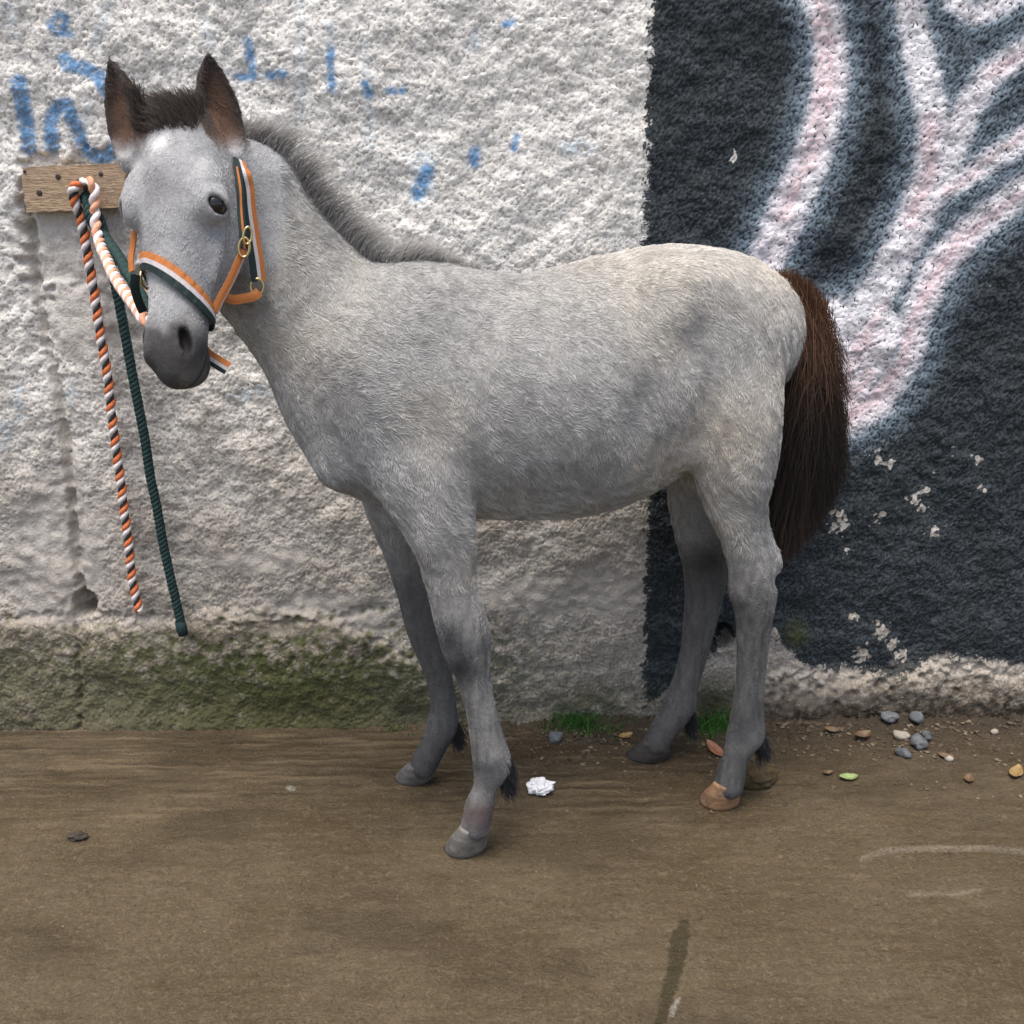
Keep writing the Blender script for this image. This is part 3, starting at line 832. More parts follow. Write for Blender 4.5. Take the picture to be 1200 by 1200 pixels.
def coat_color(P):
    px = project(P); x, y = px[:, 0], px[:, 1]; z = P[:, 2]; of = offset(P)
    n1, n2, n3 = vnoise(P, .045, 1), vnoise(P, .014, 2), vnoise(P, .11, 3)
    c = np.empty((len(P), 3)); c[:] = (.350, .341, .323)
    s, u, v = head_coords(P)
    inhead = smooth(1.16, 1.10, np.abs(s - .5) * 2) * smooth(.115, .095, np.abs(u)) * smooth(.10, .085, np.abs(v + .02)) * (P[:, 0] < -.30)
    # warm pale back and croup, dun patches
    c = mixc(c, smooth(420, 300, y) * smooth(560, 760, x) * .75, (.50, .468, .415))
    c = mixc(c, smooth(.45, .75, n3) * .5 * (z > .5), (.47, .435, .375))
    c = mixc(c, np.exp(-(((x - 850) / 45) ** 2 + ((y - 510) / 40) ** 2)) * .5, (.37, .32, .25))
    c = mixc(c, np.exp(-(((x - 350) / 70) ** 2 + ((y - 300) / 90) ** 2)) * .5, (.34, .325, .29))
    # legs go slate
    c = mixc(c, smooth(.60, .36, z) * np.where((x < 600) & (of > 0), .66, .90), (.088, .086, .083))
    c = mixc(c, smooth(.20, .08, z) * .55, (.075, .076, .078))
    lgs = vnoise(P * np.array((1, 1, .16)), .0055, 77); c = c * (1 + (smooth(.60, .40, z) * (lgs - .5) * .75)[:, None])
    # breast / near forearm blue grey
    c = mixc(c, np.exp(-(((x - 420) / 60) ** 2 + ((y - 530) / 60) ** 2)) * .45, (.24, .245, .255))
    # dark knees and hocks, inner far legs
    c = mixc(c, np.exp(-(((x - 526) / 17) ** 2 + ((y - 748) / 28) ** 2)) * .8 * (of > 0), (.034, .037, .043))
    c = mixc(c, np.exp(-(((x - 540) / 14) ** 2 + ((y - 785) / 22) ** 2)) * .85 * (of > 0), (.024, .026, .030))
    c = mixc(c, np.exp(-(((x - 572) / 32) ** 2 + ((y - 908) / 17) ** 2)) * .8 * (of > 0), (.040, .043, .050))
    c = mixc(c, smooth(.19, .15, z) * smooth(.10, .14, z) * .35 * (of > 0) * (x > 500), (.34, .33, .31))
    c = mixc(c, np.exp(-(((x - 562) / 22) ** 2 + ((y - 955) / 14) ** 2)) * .85 * (of > 0), (.13, .090, .086))
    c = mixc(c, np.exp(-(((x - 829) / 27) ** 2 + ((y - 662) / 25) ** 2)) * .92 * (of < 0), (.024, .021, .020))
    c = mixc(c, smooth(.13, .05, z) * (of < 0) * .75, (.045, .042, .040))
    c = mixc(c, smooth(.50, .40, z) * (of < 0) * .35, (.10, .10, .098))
    c = mixc(c, np.exp(-(((x - 868) / 28) ** 2 + ((y - 858) / 30) ** 2)) * .75 * (of > 0), (.040, .043, .047))
    # head
    ch = np.empty_like(c); ch[:] = (.385, .383, .38)
    ch = mixc(ch, np.exp(-(((s - .28) / .08) ** 2 + (u / .028) ** 2)) * .55, (.150, .146, .146))
    ch = mixc(ch, np.exp(-(((s - .47) / .13) ** 2 + ((u - .032) / .018) ** 2)) * .35, (.21, .21, .215))
    ch = mixc(ch, np.exp(-(((s - .30) / .07) ** 2 + ((np.abs(u) - .062) / .02) ** 2)) * .35, (.42, .42, .41))
    ch = mixc(ch, np.exp(-(((s - .112) / .030) ** 2 + ((u + .006) / .011) ** 2)) * 1.0, (.80, .79, .78))
    ch = mixc(ch, smooth(.775, .87, s + .06 * np.abs(u) / .04 + (n2 - .5) * .05) * .95, (.046, .043, .041))
    ch = mixc(ch, smooth(.80, .9, s) * smooth(.52, .70, n1) * .55, (.15, .14, .13))
    ch = mixc(ch, np.exp(-(((s - .80) / .05) ** 2 + ((np.abs(u) - .040) / .012) ** 2)) * .5, (.36, .35, .34))
    ch = mixc(ch, smooth(.94, .99, s) * smooth(.0, .03, u) * .4, (.16, .145, .125))
    for k_ in (0, 1): ch = mixc(ch, smooth(.003, -.001, nos_cut[k_](P) - .0015), (.012, .010, .010))
    for k_ in (0, 1): ch = mixc(ch, smooth(.0022, .0002, eye_cut[k_](P)) * .9, (.022, .019, .018))
    for k_ in (0, 1): ch = mixc(ch, smooth(.0045, .0015, eye_lid[k_](P)) * .85, (.40, .395, .38))
    ch = mixc(ch, smooth(.003, .0, np.abs(mouth_cut(P))) * .8, (.02, .018, .017))
    c = c * (1 - inhead[:, None]) + ch * inhead[:, None]
    # darker hair at the poll
    c = mixc(c, smooth(.085, .0, s + .5 * np.maximum(u, 0)) * smooth(.085, .07, np.abs(u)) * (P[:, 0] < -.34) * (v > -.03) * .92, (.060, .046, .038))
    # ears
    for (_, _, (b, t, ax, fc, lat, L)) in ears:
        q = P - b; a = (q @ ax) / L; l = q @ lat; f = q @ fc
        m = smooth(-.06, .24, a + vnoise(P, .012, 5) * .08) * (np.abs(l) < .036) * (np.abs(f) < .036) * (a < 1.1)
        e = np.empty_like(c); e[:] = (.060, .045, .037)
        rimd = np.abs(l) / (.031 * np.interp(a, [0, .25, .5, .72, .88, 1], [.86, 1, .92, .66, .36, .1]))
        e = mixc(e, smooth(.75, .25, rimd) * (f > -.012) * smooth(.95, .5, a) * .9, (.150, .085, .055))
        e = mixc(e, smooth(.7, 1.0, a) * .7, (.025, .020, .018))
        e = mixc(e, smooth(.30, .05, a) * .6, (.20, .12, .08))
        c = c * (1 - m[:, None]) + e * m[:, None]
    # tail root
    c = mixc(c, smooth(.034, .026, np.abs(dock(P)) + 0.026) * (x > 922) * (z > .55) * (np.abs(of) < .03) * .0, (.10, .055, .03))
    return c * (.82 + .22 * n2 + .20 * n1)[:, None]

tb = NT('foal_skin_and_coat')
fnz = tb.noise(160, 4, .65)
cc = tb.mix(1.0, tb.attr('col', True), tb.mix(tb.ss(fnz, .3, .7), (.70, .70, .70), (1.0, 1.0, 1.0)), 'MULTIPLY')
tb.set(color=cc, rough=.75, spec=.25, normal=tb.bump(tb.noise(330, 4, .7), .45, .003))

foal = empty('foal', tuple(C0 * np.array((1, 1, 0))))
tag(foal, 'grey foal with dark brown tail standing before the wall, head turned to the camera', 'foal')
body = mesh_obj('body', FV, FF, tb.m, foal)
point_color(body.data, 'col', coat_color(FV))

# ---- eyes
teye = NT('foal_eye'); teye.set(color=(.012, .009, .007), rough=.14, spec=.5)
tlid = NT('foal_eyelid'); tlid.set(color=tlid.mix(tlid.noise(300, 3, .6), (.05, .045, .04), (.09, .08, .075)), rough=.5)
for i in (0, 1):
    bm = bmesh.new(); bmesh.ops.create_uvsphere(bm, u_segments=32, v_segments=20, radius=.0172)
    for v_ in bm.verts: v_.co = Vector(np.array(v_.co) + EYE[i] + eye_dir[i] * .0008)
    me = bpy.data.meshes.new('eye'); bm.to_mesh(me); bm.free()
    me.polygons.foreach_set('use_smooth', np.ones(len(me.polygons), bool)); me.materials.append(teye.m)
    o = bpy.data.objects.new('eye', me); COL.objects.link(o); set_parent(o, foal)

# ---- hooves
def hoof(gpx, top, length, width, toe, mat, tilt=.0):
    """foot: centre of the ground ring, top: coronet centre (3D)"""
    g = ground_at(*gpx); toe = nrm(toe); side = np.array((toe[1], -toe[0], 0))
    rings = []; seg = 28
    an = np.linspace(0, 2 * np.pi, seg, endpoint=False)
    ca, sa = np.cos(an), np.sin(an)
    top = np.asarray(top)
    for k, t in enumerate(np.linspace(0, 1, 9)):
        ce = g * (1 - t) + np.array((top[0], top[1], 0)) * t
        sc = 1 - .40 * t ** 1.3 + .006 * math.sin(t * 40)
        h = top[2] * t * (1 + .34 * ca * 1.0) if t > 0 else np.full(seg, .0)
        lx = length * sc * np.where(ca > 0, 1.0, .80) * ca; ly = width * sc * sa
        ring = ce[None, :] + toe[None, :] * lx[:, None] + side[None, :] * ly[:, None]
        ring[:, 2] = h + .0005
        if k == 0: ring[:, 2] = 0.0005
        rings.append(ring)
    V = np.vstack(rings + [rings[-1].mean(0)[None], rings[0].mean(0)[None]]); f = []
    for i in range(8):
        for j in range(seg):
            k = (j + 1) % seg; f.append((i * seg + j, i * seg + k, (i + 1) * seg + k, (i + 1) * seg + j))
    for j in range(seg):
        k = (j + 1) % seg
        f.append((8 * seg + j, 8 * seg + k, 9 * seg)); f.append((k, j, 9 * seg + 1))
    return mesh_obj('hoof', V, f, mat, foal)
def hoof_mat(name, a, b_):
    t = NT(name)
    n = t.noise(18, 5, .65, vec=t.scaled(1, 1, 5)); m = t.noise(120, 4, .6)
    cl = t.mix(t.ss(n, .3, .7), a, b_); cl = t.mix(t.math('MULTIPLY', t.ss(t.noise(38, 4, .7), .45, .7), .75), cl, (.075, .058, .040)); cl = t.mix(t.math('MULTIPLY', t.ss(m, .5, .75), .5), cl, tuple(x * .45 for x in a))
    t.set(color=cl, rough=.7, normal=t.bump(t.math('ADD', n, t.math('MULTIPLY', m, .6)), .4, .003)); return t.m
def place_hoof(gx_, gy_, cx, cy, off, ln, wd, toe, mat):
    hoof((gx_, gy_), B(cx, cy, off), ln, wd, toe, mat)
place_hoof(547, 991, 556, 974, .114, .042, .034, HD * .9 + NL * .35, hoof_mat('hoof_grey', (.115, .110, .100), (.21, .20, .175)))
place_hoof(487, 910, 495, 900, -.120, .041, .034, HD, hoof_mat('hoof_slate', (.085, .083, .080), (.17, .165, .155)))
place_hoof(844, 937, 852, 922, .093, .043, .035, HD * .85 + NL * .4, hoof_mat('hoof_tan', (.24, .130, .066), (.40, .235, .130)))
place_hoof(762, 884, 772, 872, -.087, .050, .036, HD, hoof_mat('hoof_dark', (.028, .027, .026), (.055, .052, .050)))

# ---- hair
def hair_obj(name, pts, r_root, r_tip, cols, mat, parent, col_tip=None):
    """pts (N,K,3); one curve per strand"""
    N, K, _ = pts.shape
    hc = bpy.data.hair_curves.new(name)
    hc.add_curves([K] * N)
    hc.points.foreach_set('position', np.ascontiguousarray(pts, np.float32).ravel())
    t = np.linspace(0, 1, K)[None, :] ** 1.5
    rr = np.broadcast_to(np.asarray(r_root).reshape(-1, 1), (N, 1)) * (1 - t) + r_tip * t
    hc.points.foreach_set('radius', np.ascontiguousarray(rr, np.float32).ravel())
    a = hc.attributes.new('col', 'FLOAT_COLOR', 'POINT')
    c = np.ones((N, K, 4), np.float32)
    tt = np.linspace(0, 1, K)[None, :, None]
    c[..., :3] = cols[:, None, :] if col_tip is None else cols[:, None, :] * (1 - tt) + col_tip[:, None, :] * tt
    a.data.foreach_set('color', c.ravel())
    hc.materials.append(mat)
    o = bpy.data.objects.new(name, hc); COL.objects.link(o); set_parent(o, parent)
    return o
th = NT('foal_hair'); th.set(color=th.attr('col', True), rough=.6, spec=.25)
scene.cycles_curves.shape = 'RIBBONS'

def scatter(V, F, N_, n, wgt=None, seed=1):
    r = np.random.default_rng(seed)
    area = np.linalg.norm(np.cross(V[F[:, 2]] - V[F[:, 0]], V[F[:, 3]] - V[F[:, 1]]), axis=1)
    if wgt is not None: area = area * wgt
    idx = r.choice(len(F), n, p=area / area.sum())
    a, b_ = r.random((n, 1)), r.random((n, 1))
    q = F[idx]
    f = lambda X: (X[q[:, 0]] * (1 - a) + X[q[:, 1]] * a) * (1 - b_) + (X[q[:, 3]] * (1 - a) + X[q[:, 2]] * a) * b_
    return f(V), nrm(f(N_))

fc_ = FV[FF].mean(1)
camside = smooth(-.35, .1, (FN[FF[:, 0]] * nrm(CAMP - fc_)).sum(1)) * .9 + .1
hs_, hu_, hv_ = head_coords(fc_)
R_, RN_ = scatter(FV, FF, FN, COAT_N, camside, 3)
s_, u_, v_ = head_coords(R_); zz = R_[:, 2]; ph = project(R_)
is_head = (s_ > -.1) & (s_ < 1.15) & (np.abs(u_) < .1) & (np.abs(v_ + .02) < .1) & (R_[:, 0] < -.31)
flow = np.empty_like(R_); flow[:] = -HD * .62 + np.array((0, 0, -.75))
nk = smooth(520, 400, ph[:, 0]) * (~is_head)
flow = flow * (1 - nk[:, None]) + nk[:, None] * (-HD * .75 + np.array((0, 0, -.62)))
flow[zz < .55] = (0.05, 0, -1.0)
rump = smooth(820, 900, ph[:, 0]) * (zz > .5)
flow = flow * (1 - rump[:, None]) + rump[:, None] * np.array((.1, 0, -1.0))
flow[is_head] = hs + hu * 0.0
flow[is_head] += np.sign(u_[is_head])[:, None] * hu * .35 * smooth(.6, .1, s_[is_head])[:, None]
tn = nrm(flow - RN_ * (flow * RN_).sum(1, keepdims=True))
bt = np.cross(RN_, tn)
sw = (vnoise(R_, .06, 21) - .5) * 1.5 + (vnoise(R_, .016, 22) - .5) * 1.3 + rng.standard_normal(len(R_)) * .20
tn = tn * np.cos(sw)[:, None] + bt * np.sin(sw)[:, None]
ln = np.where(is_head, .0050, np.where(zz < .5, .0048, .0088)) * (.55 + .55 * vnoise(R_, .010, 23) + .3 * rng.random(len(R_)))
ln = np.where(is_head & (s_ > .80), .003, ln)
ln = np.where((ph[:, 1] > 560) & (zz > .42), ln * 1.25, ln)
eye_d = np.minimum(np.linalg.norm(R_ - EYE[0], axis=1), np.linalg.norm(R_ - EYE[1], axis=1))
ln = np.where(eye_d < .027, ln * .35, ln)
nosd = np.minimum(np.linalg.norm(R_ - NOS[0], axis=1), np.linalg.norm(R_ - NOS[1], axis=1))
ln = np.where(nosd < .016, .0008, ln)
f1_ = nrm(-HD * .55 + np.array((0, 0, -.83))); f2_ = np.cross(NL, f1_)
clump = vnoise(np.stack([R_ @ f1_ * .22, R_ @ f2_ + (vnoise(R_, .05, 27) - .5) * .03, R_ @ NL], -1), .0075, 28)
lift = .12 + .25 * vnoise(R_, .012, 24) + .25 * clump
d0 = tn * np.cos(lift)[:, None] + RN_ * np.sin(lift)[:, None]
p1 = R_ - RN_ * .0008
pts = np.stack([p1, p1 + d0 * (ln * .5)[:, None], p1 + d0 * (ln * .75)[:, None] + tn * (ln * .28)[:, None]], 1)
cols = coat_color(R_) * (.72 + .30 * rng.random((len(R_), 1)) + (.85 * np.where(is_head, .38, clump - .17))[:, None])
hair_obj('coat', pts, .00040, .00010, cols, th.m, foal)

# ---- mane: brush of stiff hair on the crest
mof = offset(FV)
crest = [(292, 176), (345, 232), (410, 284), (470, 312), (540, 318)]
cd = polyline_dist(project(FV), crest)
def roots_near(mask, n, seed):
    r = np.random.default_rng(seed); i = np.nonzero(mask)[0]
    k = r.choice(i, n); return FV[k] + r.standard_normal((n, 3)) * .002, FN[k]
mr, mn = roots_near((np.abs(mof - np.interp(project(FV)[:, 0], [290, 350, 520], [-.008, -.004, 0])) < .013) & (cd < 24) & (FN[:, 2] > .25), 2600, 5)
mx = project(mr)[:, 0]
L = np.interp(mx, [285, 320, 400, 470, 510, 540], [.050, .060, .064, .054, .040, .016]) * (.45 + .65 * vnoise(mr, .02, 31)) * (.8 + .35 * rng.random(len(mr)))
up = nrm(np.array((.35, .0, 1.0)) + mn * .25 + rng.standard_normal((len(mr), 3)) * .30 + ((vnoise(mr, .022, 32) - .5)[:, None] * np.array((.5, .5, 0))))
back = np.array((.55, -.10, -.35))
ts = np.linspace(0, 1, 5)
mp = mr[:, None, :] - mn[:, None, :] * .003 + up[:, None, :] * (L[:, None] * ts)[..., None] + back * (L[:, None] * .55 * ts ** 2.2)[..., None]
mc = np.array((.24, .23, .215)) * (.6 + .8 * rng.random((len(mr), 1)))
mp += np.cumsum(rng.standard_normal(mp.shape) * .0012, 1) * ts[None, :, None]
hair_obj('mane', mp, .00042, .0001, mc, th.m, foal, np.array((.50, .48, .455)) * (.6 + .7 * rng.random((len(mr), 1))))

# ---- forelock between the ears
fs, fu, fv = head_coords(FV)
fr, fn2 = roots_near((fs > -.09) & (fs < .055) & (fu > -.046) & (fu < .036) & (fv > -.02) & (FV[:, 0] < -.34), 2300, 6)
gs, gu, gv_ = head_coords(fr)
L = (.020 + .020 * rng.random(len(fr))) * (.6 + .6 * vnoise(fr, .014, 41)) * np.where(gs > .03, .7, 1.0)
dirn = nrm(-hs * .60 + hv * .30 - hu * .10 + fn2 * .30 + rng.standard_normal((len(fr), 3)) * .22)
fall = -hu * .30 + hv * .15 + np.array((0, 0, -.25))
fp = fr[:, None, :] - fn2[:, None, :] * .003 + dirn[:, None, :] * (L[:, None] * ts)[..., None] + fall * (L[:, None] * .75 * ts ** 2)[..., None]
fcx = np.array((.055, .043, .036)) * (.5 + .9 * rng.random((len(fr), 1)))
hair_obj('forelock', fp, .00042, .00012, fcx, th.m, foal, np.array((.12, .095, .08)) * (.5 + .9 * rng.random((len(fr), 1))))

# ---- tail
NT_ = 17000
a = rng.random(NT_) ** .8
dk = catmull([B(908, 328), B(935, 345), B(950, 385), B(952, 450)], 20)
root = dk[(a * (len(dk) - 1)).astype(int)] + rng.standard_normal((NT_, 3)) * np.array((.014, .014, .010))
exx = 946 + rng.standard_normal(NT_) * 22
eyy = 652 - np.abs(exx - 936) * 1.3 - 150 * rng.random(NT_) ** 1.7 + rng.standard_normal(NT_) * 9
exx = np.clip(exx - np.maximum(0, eyy - 540) * .14, 904, 996)
eof = rng.standard_normal(NT_) * .028
end = np.array([B(x, y, o) for x, y, o in zip(exx, eyy, eof)])
mid = (root + end) / 2
bulge = np.array([B(x, y, o) for x, y, o in zip(np.clip(962 + rng.standard_normal(NT_) * 19, 912, 1004), eyy * .38 + 205 + rng.standard_normal(NT_) * 22, eof * 1.2)])
mid = mid * .25 + bulge * .75
t6 = np.linspace(0, 1, 7)[None, :, None]
tp = root[:, None] * (1 - t6) ** 2 + 2 * mid[:, None] * t6 * (1 - t6) + end[:, None] * t6 ** 2
tp += (rng.standard_normal((NT_, 7, 3)) * .0038) * t6
phs = rng.random((NT_, 1, 3)) * 6.28; wv_ = np.sin(t6 * (6 + 10 * rng.random((NT_, 1, 1))) + phs) * (.002 + .006 * rng.random((NT_, 1, 1)) ** 2)
tp += wv_ * t6
wv = vnoise(root * 1.0 + end * .3, .02, 55)
ty = project(tp.reshape(-1, 3))[:, 1].reshape(NT_, 7)
tc = np.array((.020, .0155, .0125)) * (.5 + .9 * wv[:, None])
tail = hair_obj('tail', tp, .00042, .00018, tc, th.m, foal)
k = smooth(500, 340, ty + rng.standard_normal((NT_, 1)) * 35)[..., None]
brown = np.array((.115, .056, .029)) * (.6 + .8 * rng.random((NT_, 1)))
cfull = np.ones((NT_, 7, 4), np.float32)
cfull[..., :3] = tc[:, None, :] * (1 - k) + brown[:, None, :] * k
lowtip = smooth(590, 650, ty)[..., None]
cfull[..., :3] = cfull[..., :3] * (1 - lowtip * .6) + np.array((.055, .036, .028)) * lowtip * .6
tail.data.attributes['col'].data.foreach_set('color', cfull.ravel())

# ---- feather behind the fetlocks
def feather(px, py, off, n, L, dirv, seed):
    r = np.random.default_rng(seed)
    c0 = B(px, py, off)
    root = c0 + r.standard_normal((n, 3)) * np.array((.005, .008, .010))
    dv = nrm(np.asarray(dirv) + r.standard_normal((n, 3)) * .16)
    l = L * (.5 + .6 * r.random(n))
    t = np.linspace(0, 1, 4)
    p = root[:, None] + dv[:, None] * (l[:, None] * t)[..., None] + np.array((-.1, 0, -.5)) * (l[:, None] * .4 * t ** 2)[..., None]
    hair_obj('fetlock_hair', p, .0005, .0002, np.array((.024, .025, .028)) * (.5 + r.random((n, 1))), th.m, foal)
feather(590, 890, .110, 350, .040, (.40, .1, -.9), 61); feather(590, 905, .110, 450, .040, (.40, .1, -.9), 66)
feather(532, 855, -.118, 500, .035, (.45, .1, -.9), 62)
feather(889, 866, .093, 500, .038, (.5, .1, -.85), 63)
feather(806, 842, -.087, 400, .03, (.5, .1, -.85), 64)

# ================================================================== HALTER
def hit(pixels, start=.9, extra=None):
    """first point of the foal met along each photo ray (marching its own shape), with surface normals"""
    D = nrm(np.array([ray(x, y) for x, y in pixels])); t = np.full(len(D), start)
    for _ in range(90):
        d = foal_sdf(CAMP + D * t[:, None]); t = t + np.clip(d, -.02, .05) * .8
    P = CAMP + D * t[:, None]
    return P, sdf_normal(P)
def sdf_normal(P, e=.003):
    g = np.stack([foal_sdf(P + np.eye(3)[k] * e) - foal_sdf(P - np.eye(3)[k] * e) for k in range(3)], -1)
    return nrm(g)
def head_only(P):
    h = head(P)
    for f in cheek: h = smin(h, f(P), .03)
    for f in brow: h = smin(h, f(P), .022)
    return h
def web_mat(name, col):
    t = NT(name)
    w = t.noise(700, 2, .5); n = t.noise(60, 4, .6)
    cl = t.mix(t.math('MULTIPLY', t.ss(w, .35, .65), .35), col, tuple(x * .55 for x in col))
    cl = t.mix(t.math('MULTIPLY', t.ss(n, .55, .8), .35), cl, tuple(x * .6 + .05 for x in col))
    t.set(color=cl, rough=.7, spec=.3, normal=t.bump(w, .5, .001)); return t.m
M_or, M_wh, M_gr = web_mat('webbing_orange', (.52, .180, .048)), web_mat('webbing_white', (.60, .55, .55)), web_mat('webbing_green', (.016, .032, .030))
tmt = NT('brass'); tmt.set(color=(.62, .47, .22), rough=.28, metal=1.0, normal=tmt.bump(tmt.noise(300, 3, .6), .2, .001))
M_brass = tmt.m

def ribbon(name, mid, nor, wid, parent, mats=(0, 1, 2), shares=(.36, .26, .38), thick=.0028, closed=False, flip=1):
    """striped webbing strap along mid with surface normals nor"""
    mid = np.asarray(mid); nor = nrm(nor); n = len(mid)
    T = np.gradient(mid, axis=0)
    if closed: T = np.roll(mid, -1, 0) - np.roll(mid, 1, 0)
    T = nrm(T); A = nrm(np.cross(nor, T)) * flip
    cuts = [-.5]
    for s in shares: cuts.append(cuts[-1] + s)
    w = np.array(cuts) * wid
    k = len(w)
    top = mid[:, None] + A[:, None] * w[None, :, None] + nor[:, None] * (thick * (1 - .35 * (np.abs(w) / (wid * .5)) ** 4))[None, :, None]
    bot = mid[:, None] + A[:, None] * w[None, :, None] * 1.0
    V = np.concatenate([top, bot[:, ::-1]], 1).reshape(-1, 3); m = 2 * k
    f, mi = [], []
    order = list(mats) + [mats[-1]] + list(mats)[::-1] + [mats[0]]
    for i in range(n if closed else n - 1):
        j = (i + 1) % n
        for q in range(m):
            r = (q + 1) % m
            f.append((i * m + q, j * m + q, j * m + r, i * m + r)); mi.append(order[q])
    if not closed:
        f.append(tuple(range(m))); mi.append(mats[1]); f.append(tuple((n - 1) * m + q for q in range(m - 1, -1, -1))); mi.append(mats[1])
    o = mesh_obj(name, V, f, None, parent, False)
    for M in (M_or, M_wh, M_gr): o.data.materials.append(M)
    o.data.polygons.foreach_set('material_index', np.array(mi, np.int32))
    bm_ = bmesh.new(); bm_.from_mesh(o.data); bmesh.ops.recalc_face_normals(bm_, faces=bm_.faces); bm_.to_mesh(o.data); bm_.free()
    return o

halter = empty('halter', tuple(H(.62, 0, .03)))
tag(halter, 'orange, white and dark green striped webbing halter worn on the foal\'s head', 'halter')
# noseband: a loop round the nose, slipped down on the near side
th_ = np.linspace(0, 2 * np.pi, 72, endpoint=False)
cen_v = -.015
def nose_pts(r):
    u, v = np.sin(th_) * r, cen_v + np.cos(th_) * r
    return POLL + hs * ((.645 + 1.75 * u - 1.25 * v) * HL)[:, None] + hu * u[:, None] + hv * v[:, None]
rr_ = np.full(len(th_), .012)
for _ in range(60): rr_ = rr_ + (.0028 - head_only(nose_pts(rr_))) * .7
mid = nose_pts(rr_)
mid = np.array(mid); mid = (np.roll(mid, 1, 0) + mid * 2 + np.roll(mid, -1, 0)) / 4
eN = 1e-3
nn_ = nrm(np.stack([head_only(mid + np.eye(3)[k] * eN) - head_only(mid - np.eye(3)[k] * eN) for k in range(3)], -1))
nb = ribbon('noseband', mid, nn_, .0235, halter, closed=True, flip=-1)
T0 = mid[1] - mid[0]
def ring_obj(name, c, nrm_, R_, r_, parent, squash=1.0, mat=None):
    nrm_ = nrm(nrm_); a_ = nrm(np.cross(nrm_, (0.13, .2, 1.0))); b_ = np.cross(nrm_, a_)
    an = np.linspace(0, 2 * np.pi, 28, endpoint=False)
    path = c + a_ * (R_ * squash * np.cos(an))[:, None] + b_ * (R_ * np.sin(an))[:, None]
    vs = []
    for i, a in enumerate(an):
        o_ = nrm(path[i] - c)
        for q in np.linspace(0, 2 * np.pi, 8, endpoint=False): vs.append(path[i] + o_ * r_ * math.cos(q) + nrm_ * r_ * math.sin(q))
    f = [(i * 8 + j, ((i + 1) % 28) * 8 + j, ((i + 1) % 28) * 8 + (j + 1) % 8, i * 8 + (j + 1) % 8) for i in range(28) for j in range(8)]
    return mesh_obj(name, vs, f, mat or M_brass, parent)
near_ring = mid[np.argmax((mid - POLL) @ hu)]; far_ring = mid[np.argmin((mid - POLL) @ hu)]
ring_obj('side_ring', far_ring - hu * .004, hu, .013, .0022, halter)
# near cheek strap: from the noseband back along the jaw to the square ring behind the cheek, then up behind the ear
jaw_px = [(251, 366), (258, 350), (268, 332), (277, 312), (285, 294)]
jp = np.array([at_depth(x, y, Y) for (x, y), Y in zip(jaw_px, np.linspace(near_ring[1] + .012, 1.405, 5))])
ribbon('cheek_strap', catmull(jp, 6), np.tile(nrm(hu * .8 + hv * .55), (25, 1)), .011, halter, mats=(0, 0, 1), shares=(.4, .45, .15), flip=-1)
up_px = [(286, 292), (284, 270), (282, 245), (281, 222), (277, 196)]
Pj = np.array([at_depth(x, y, Y) for (x, y), Y in zip(up_px, (1.406, 1.412, 1.42, 1.425, 1.435))])
ribbon('cheek_strap', catmull(Pj, 6), np.tile(nrm(hu * .6 + hv * .7), (25, 1)), .010, halter, mats=(2, 0, 2), shares=(.35, .3, .35), flip=-1)
c_ring = at_depth(286, 290, 1.400)
ring_obj('square_ring', c_ring, nrm(CAMP - c_ring), .0125, .002, halter, .55)
ring_obj('square_ring', at_depth(290, 276, 1.402), nrm(CAMP - c_ring + hu * .3), .011, .0018, halter, .5)
# throat strap hanging loose beside the throat
thr = [(279, 184), (284, 200), (289, 222), (291, 245), (296, 280), (300, 305), (303, 330)]
Q, QN = hit(thr, 1.0)
Tt = np.array([at_depth(x, y, q[1] + .010 if k == 0 else min(q[1] - .010, 1.46)) for k, ((x, y), q) in enumerate(zip(thr, Q))])
ribbon('throat_strap', catmull(Tt, 6), np.tile(nrm(CAMP - Tt[3] + hu * .9), (37, 1)), .021, halter, mats=(0, 1, 2), shares=(.34, .24, .42), flip=-1)
bk = at_depth(301, 336, Tt[-1][1] - .004)
ring_obj('buckle', bk, nrm(CAMP - bk), .011, .002, halter, .8)
lo_ = [(304, 342), (297, 347), (284, 350), (272, 351), (263, 346), (259, 338)]
Yl = np.linspace(Tt[-1][1] - .004, 1.43, 6)
Lp = np.array([at_depth(x, y, Y) for (x, y), Y in zip(lo_, Yl)])
ribbon('throat_loop', catmull(Lp, 6), np.tile(nrm(CAMP - Lp[2]), (31, 1)), .013, halter, mats=(0, 0, 0), flip=1)
# far cheek strap and loose strap end below the chin
fp_ = np.array([at_depth(x, y, Y) for (x, y), Y in zip([(155, 318), (154, 304), (156, 290), (158, 270)], np.linspace(far_ring[1] - .002, 1.44, 4))])
ribbon('cheek_strap', catmull(fp_, 5), np.tile(nrm(CAMP - fp_[1] - hu * 1.2), (16, 1)), .010, halter, mats=(0, 0, 0), flip=1)
ch_ = np.array([at_depth(x, y, Y) for (x, y), Y in zip([(232, 404), (242, 416), (254, 424), (267, 432)], (1.415, 1.405, 1.40, 1.395))])
ribbon('strap_end', catmull(ch_, 6), np.tile(nrm(CAMP - ch_[2]), (19, 1)), .0185, halter, shares=(.42, .26, .32), flip=-1)
fdk = np.array([at_depth(x, y, Y) for (x, y), Y in zip([(159, 322), (158, 336), (162, 352), (168, 366)], (1.385, 1.39, 1.40, 1.41))])
ribbon('chin_strap', catmull(fdk, 5), np.tile(nrm(CAMP - fdk[1]), (16, 1)), .012, halter, mats=(2, 2, 2), flip=1)

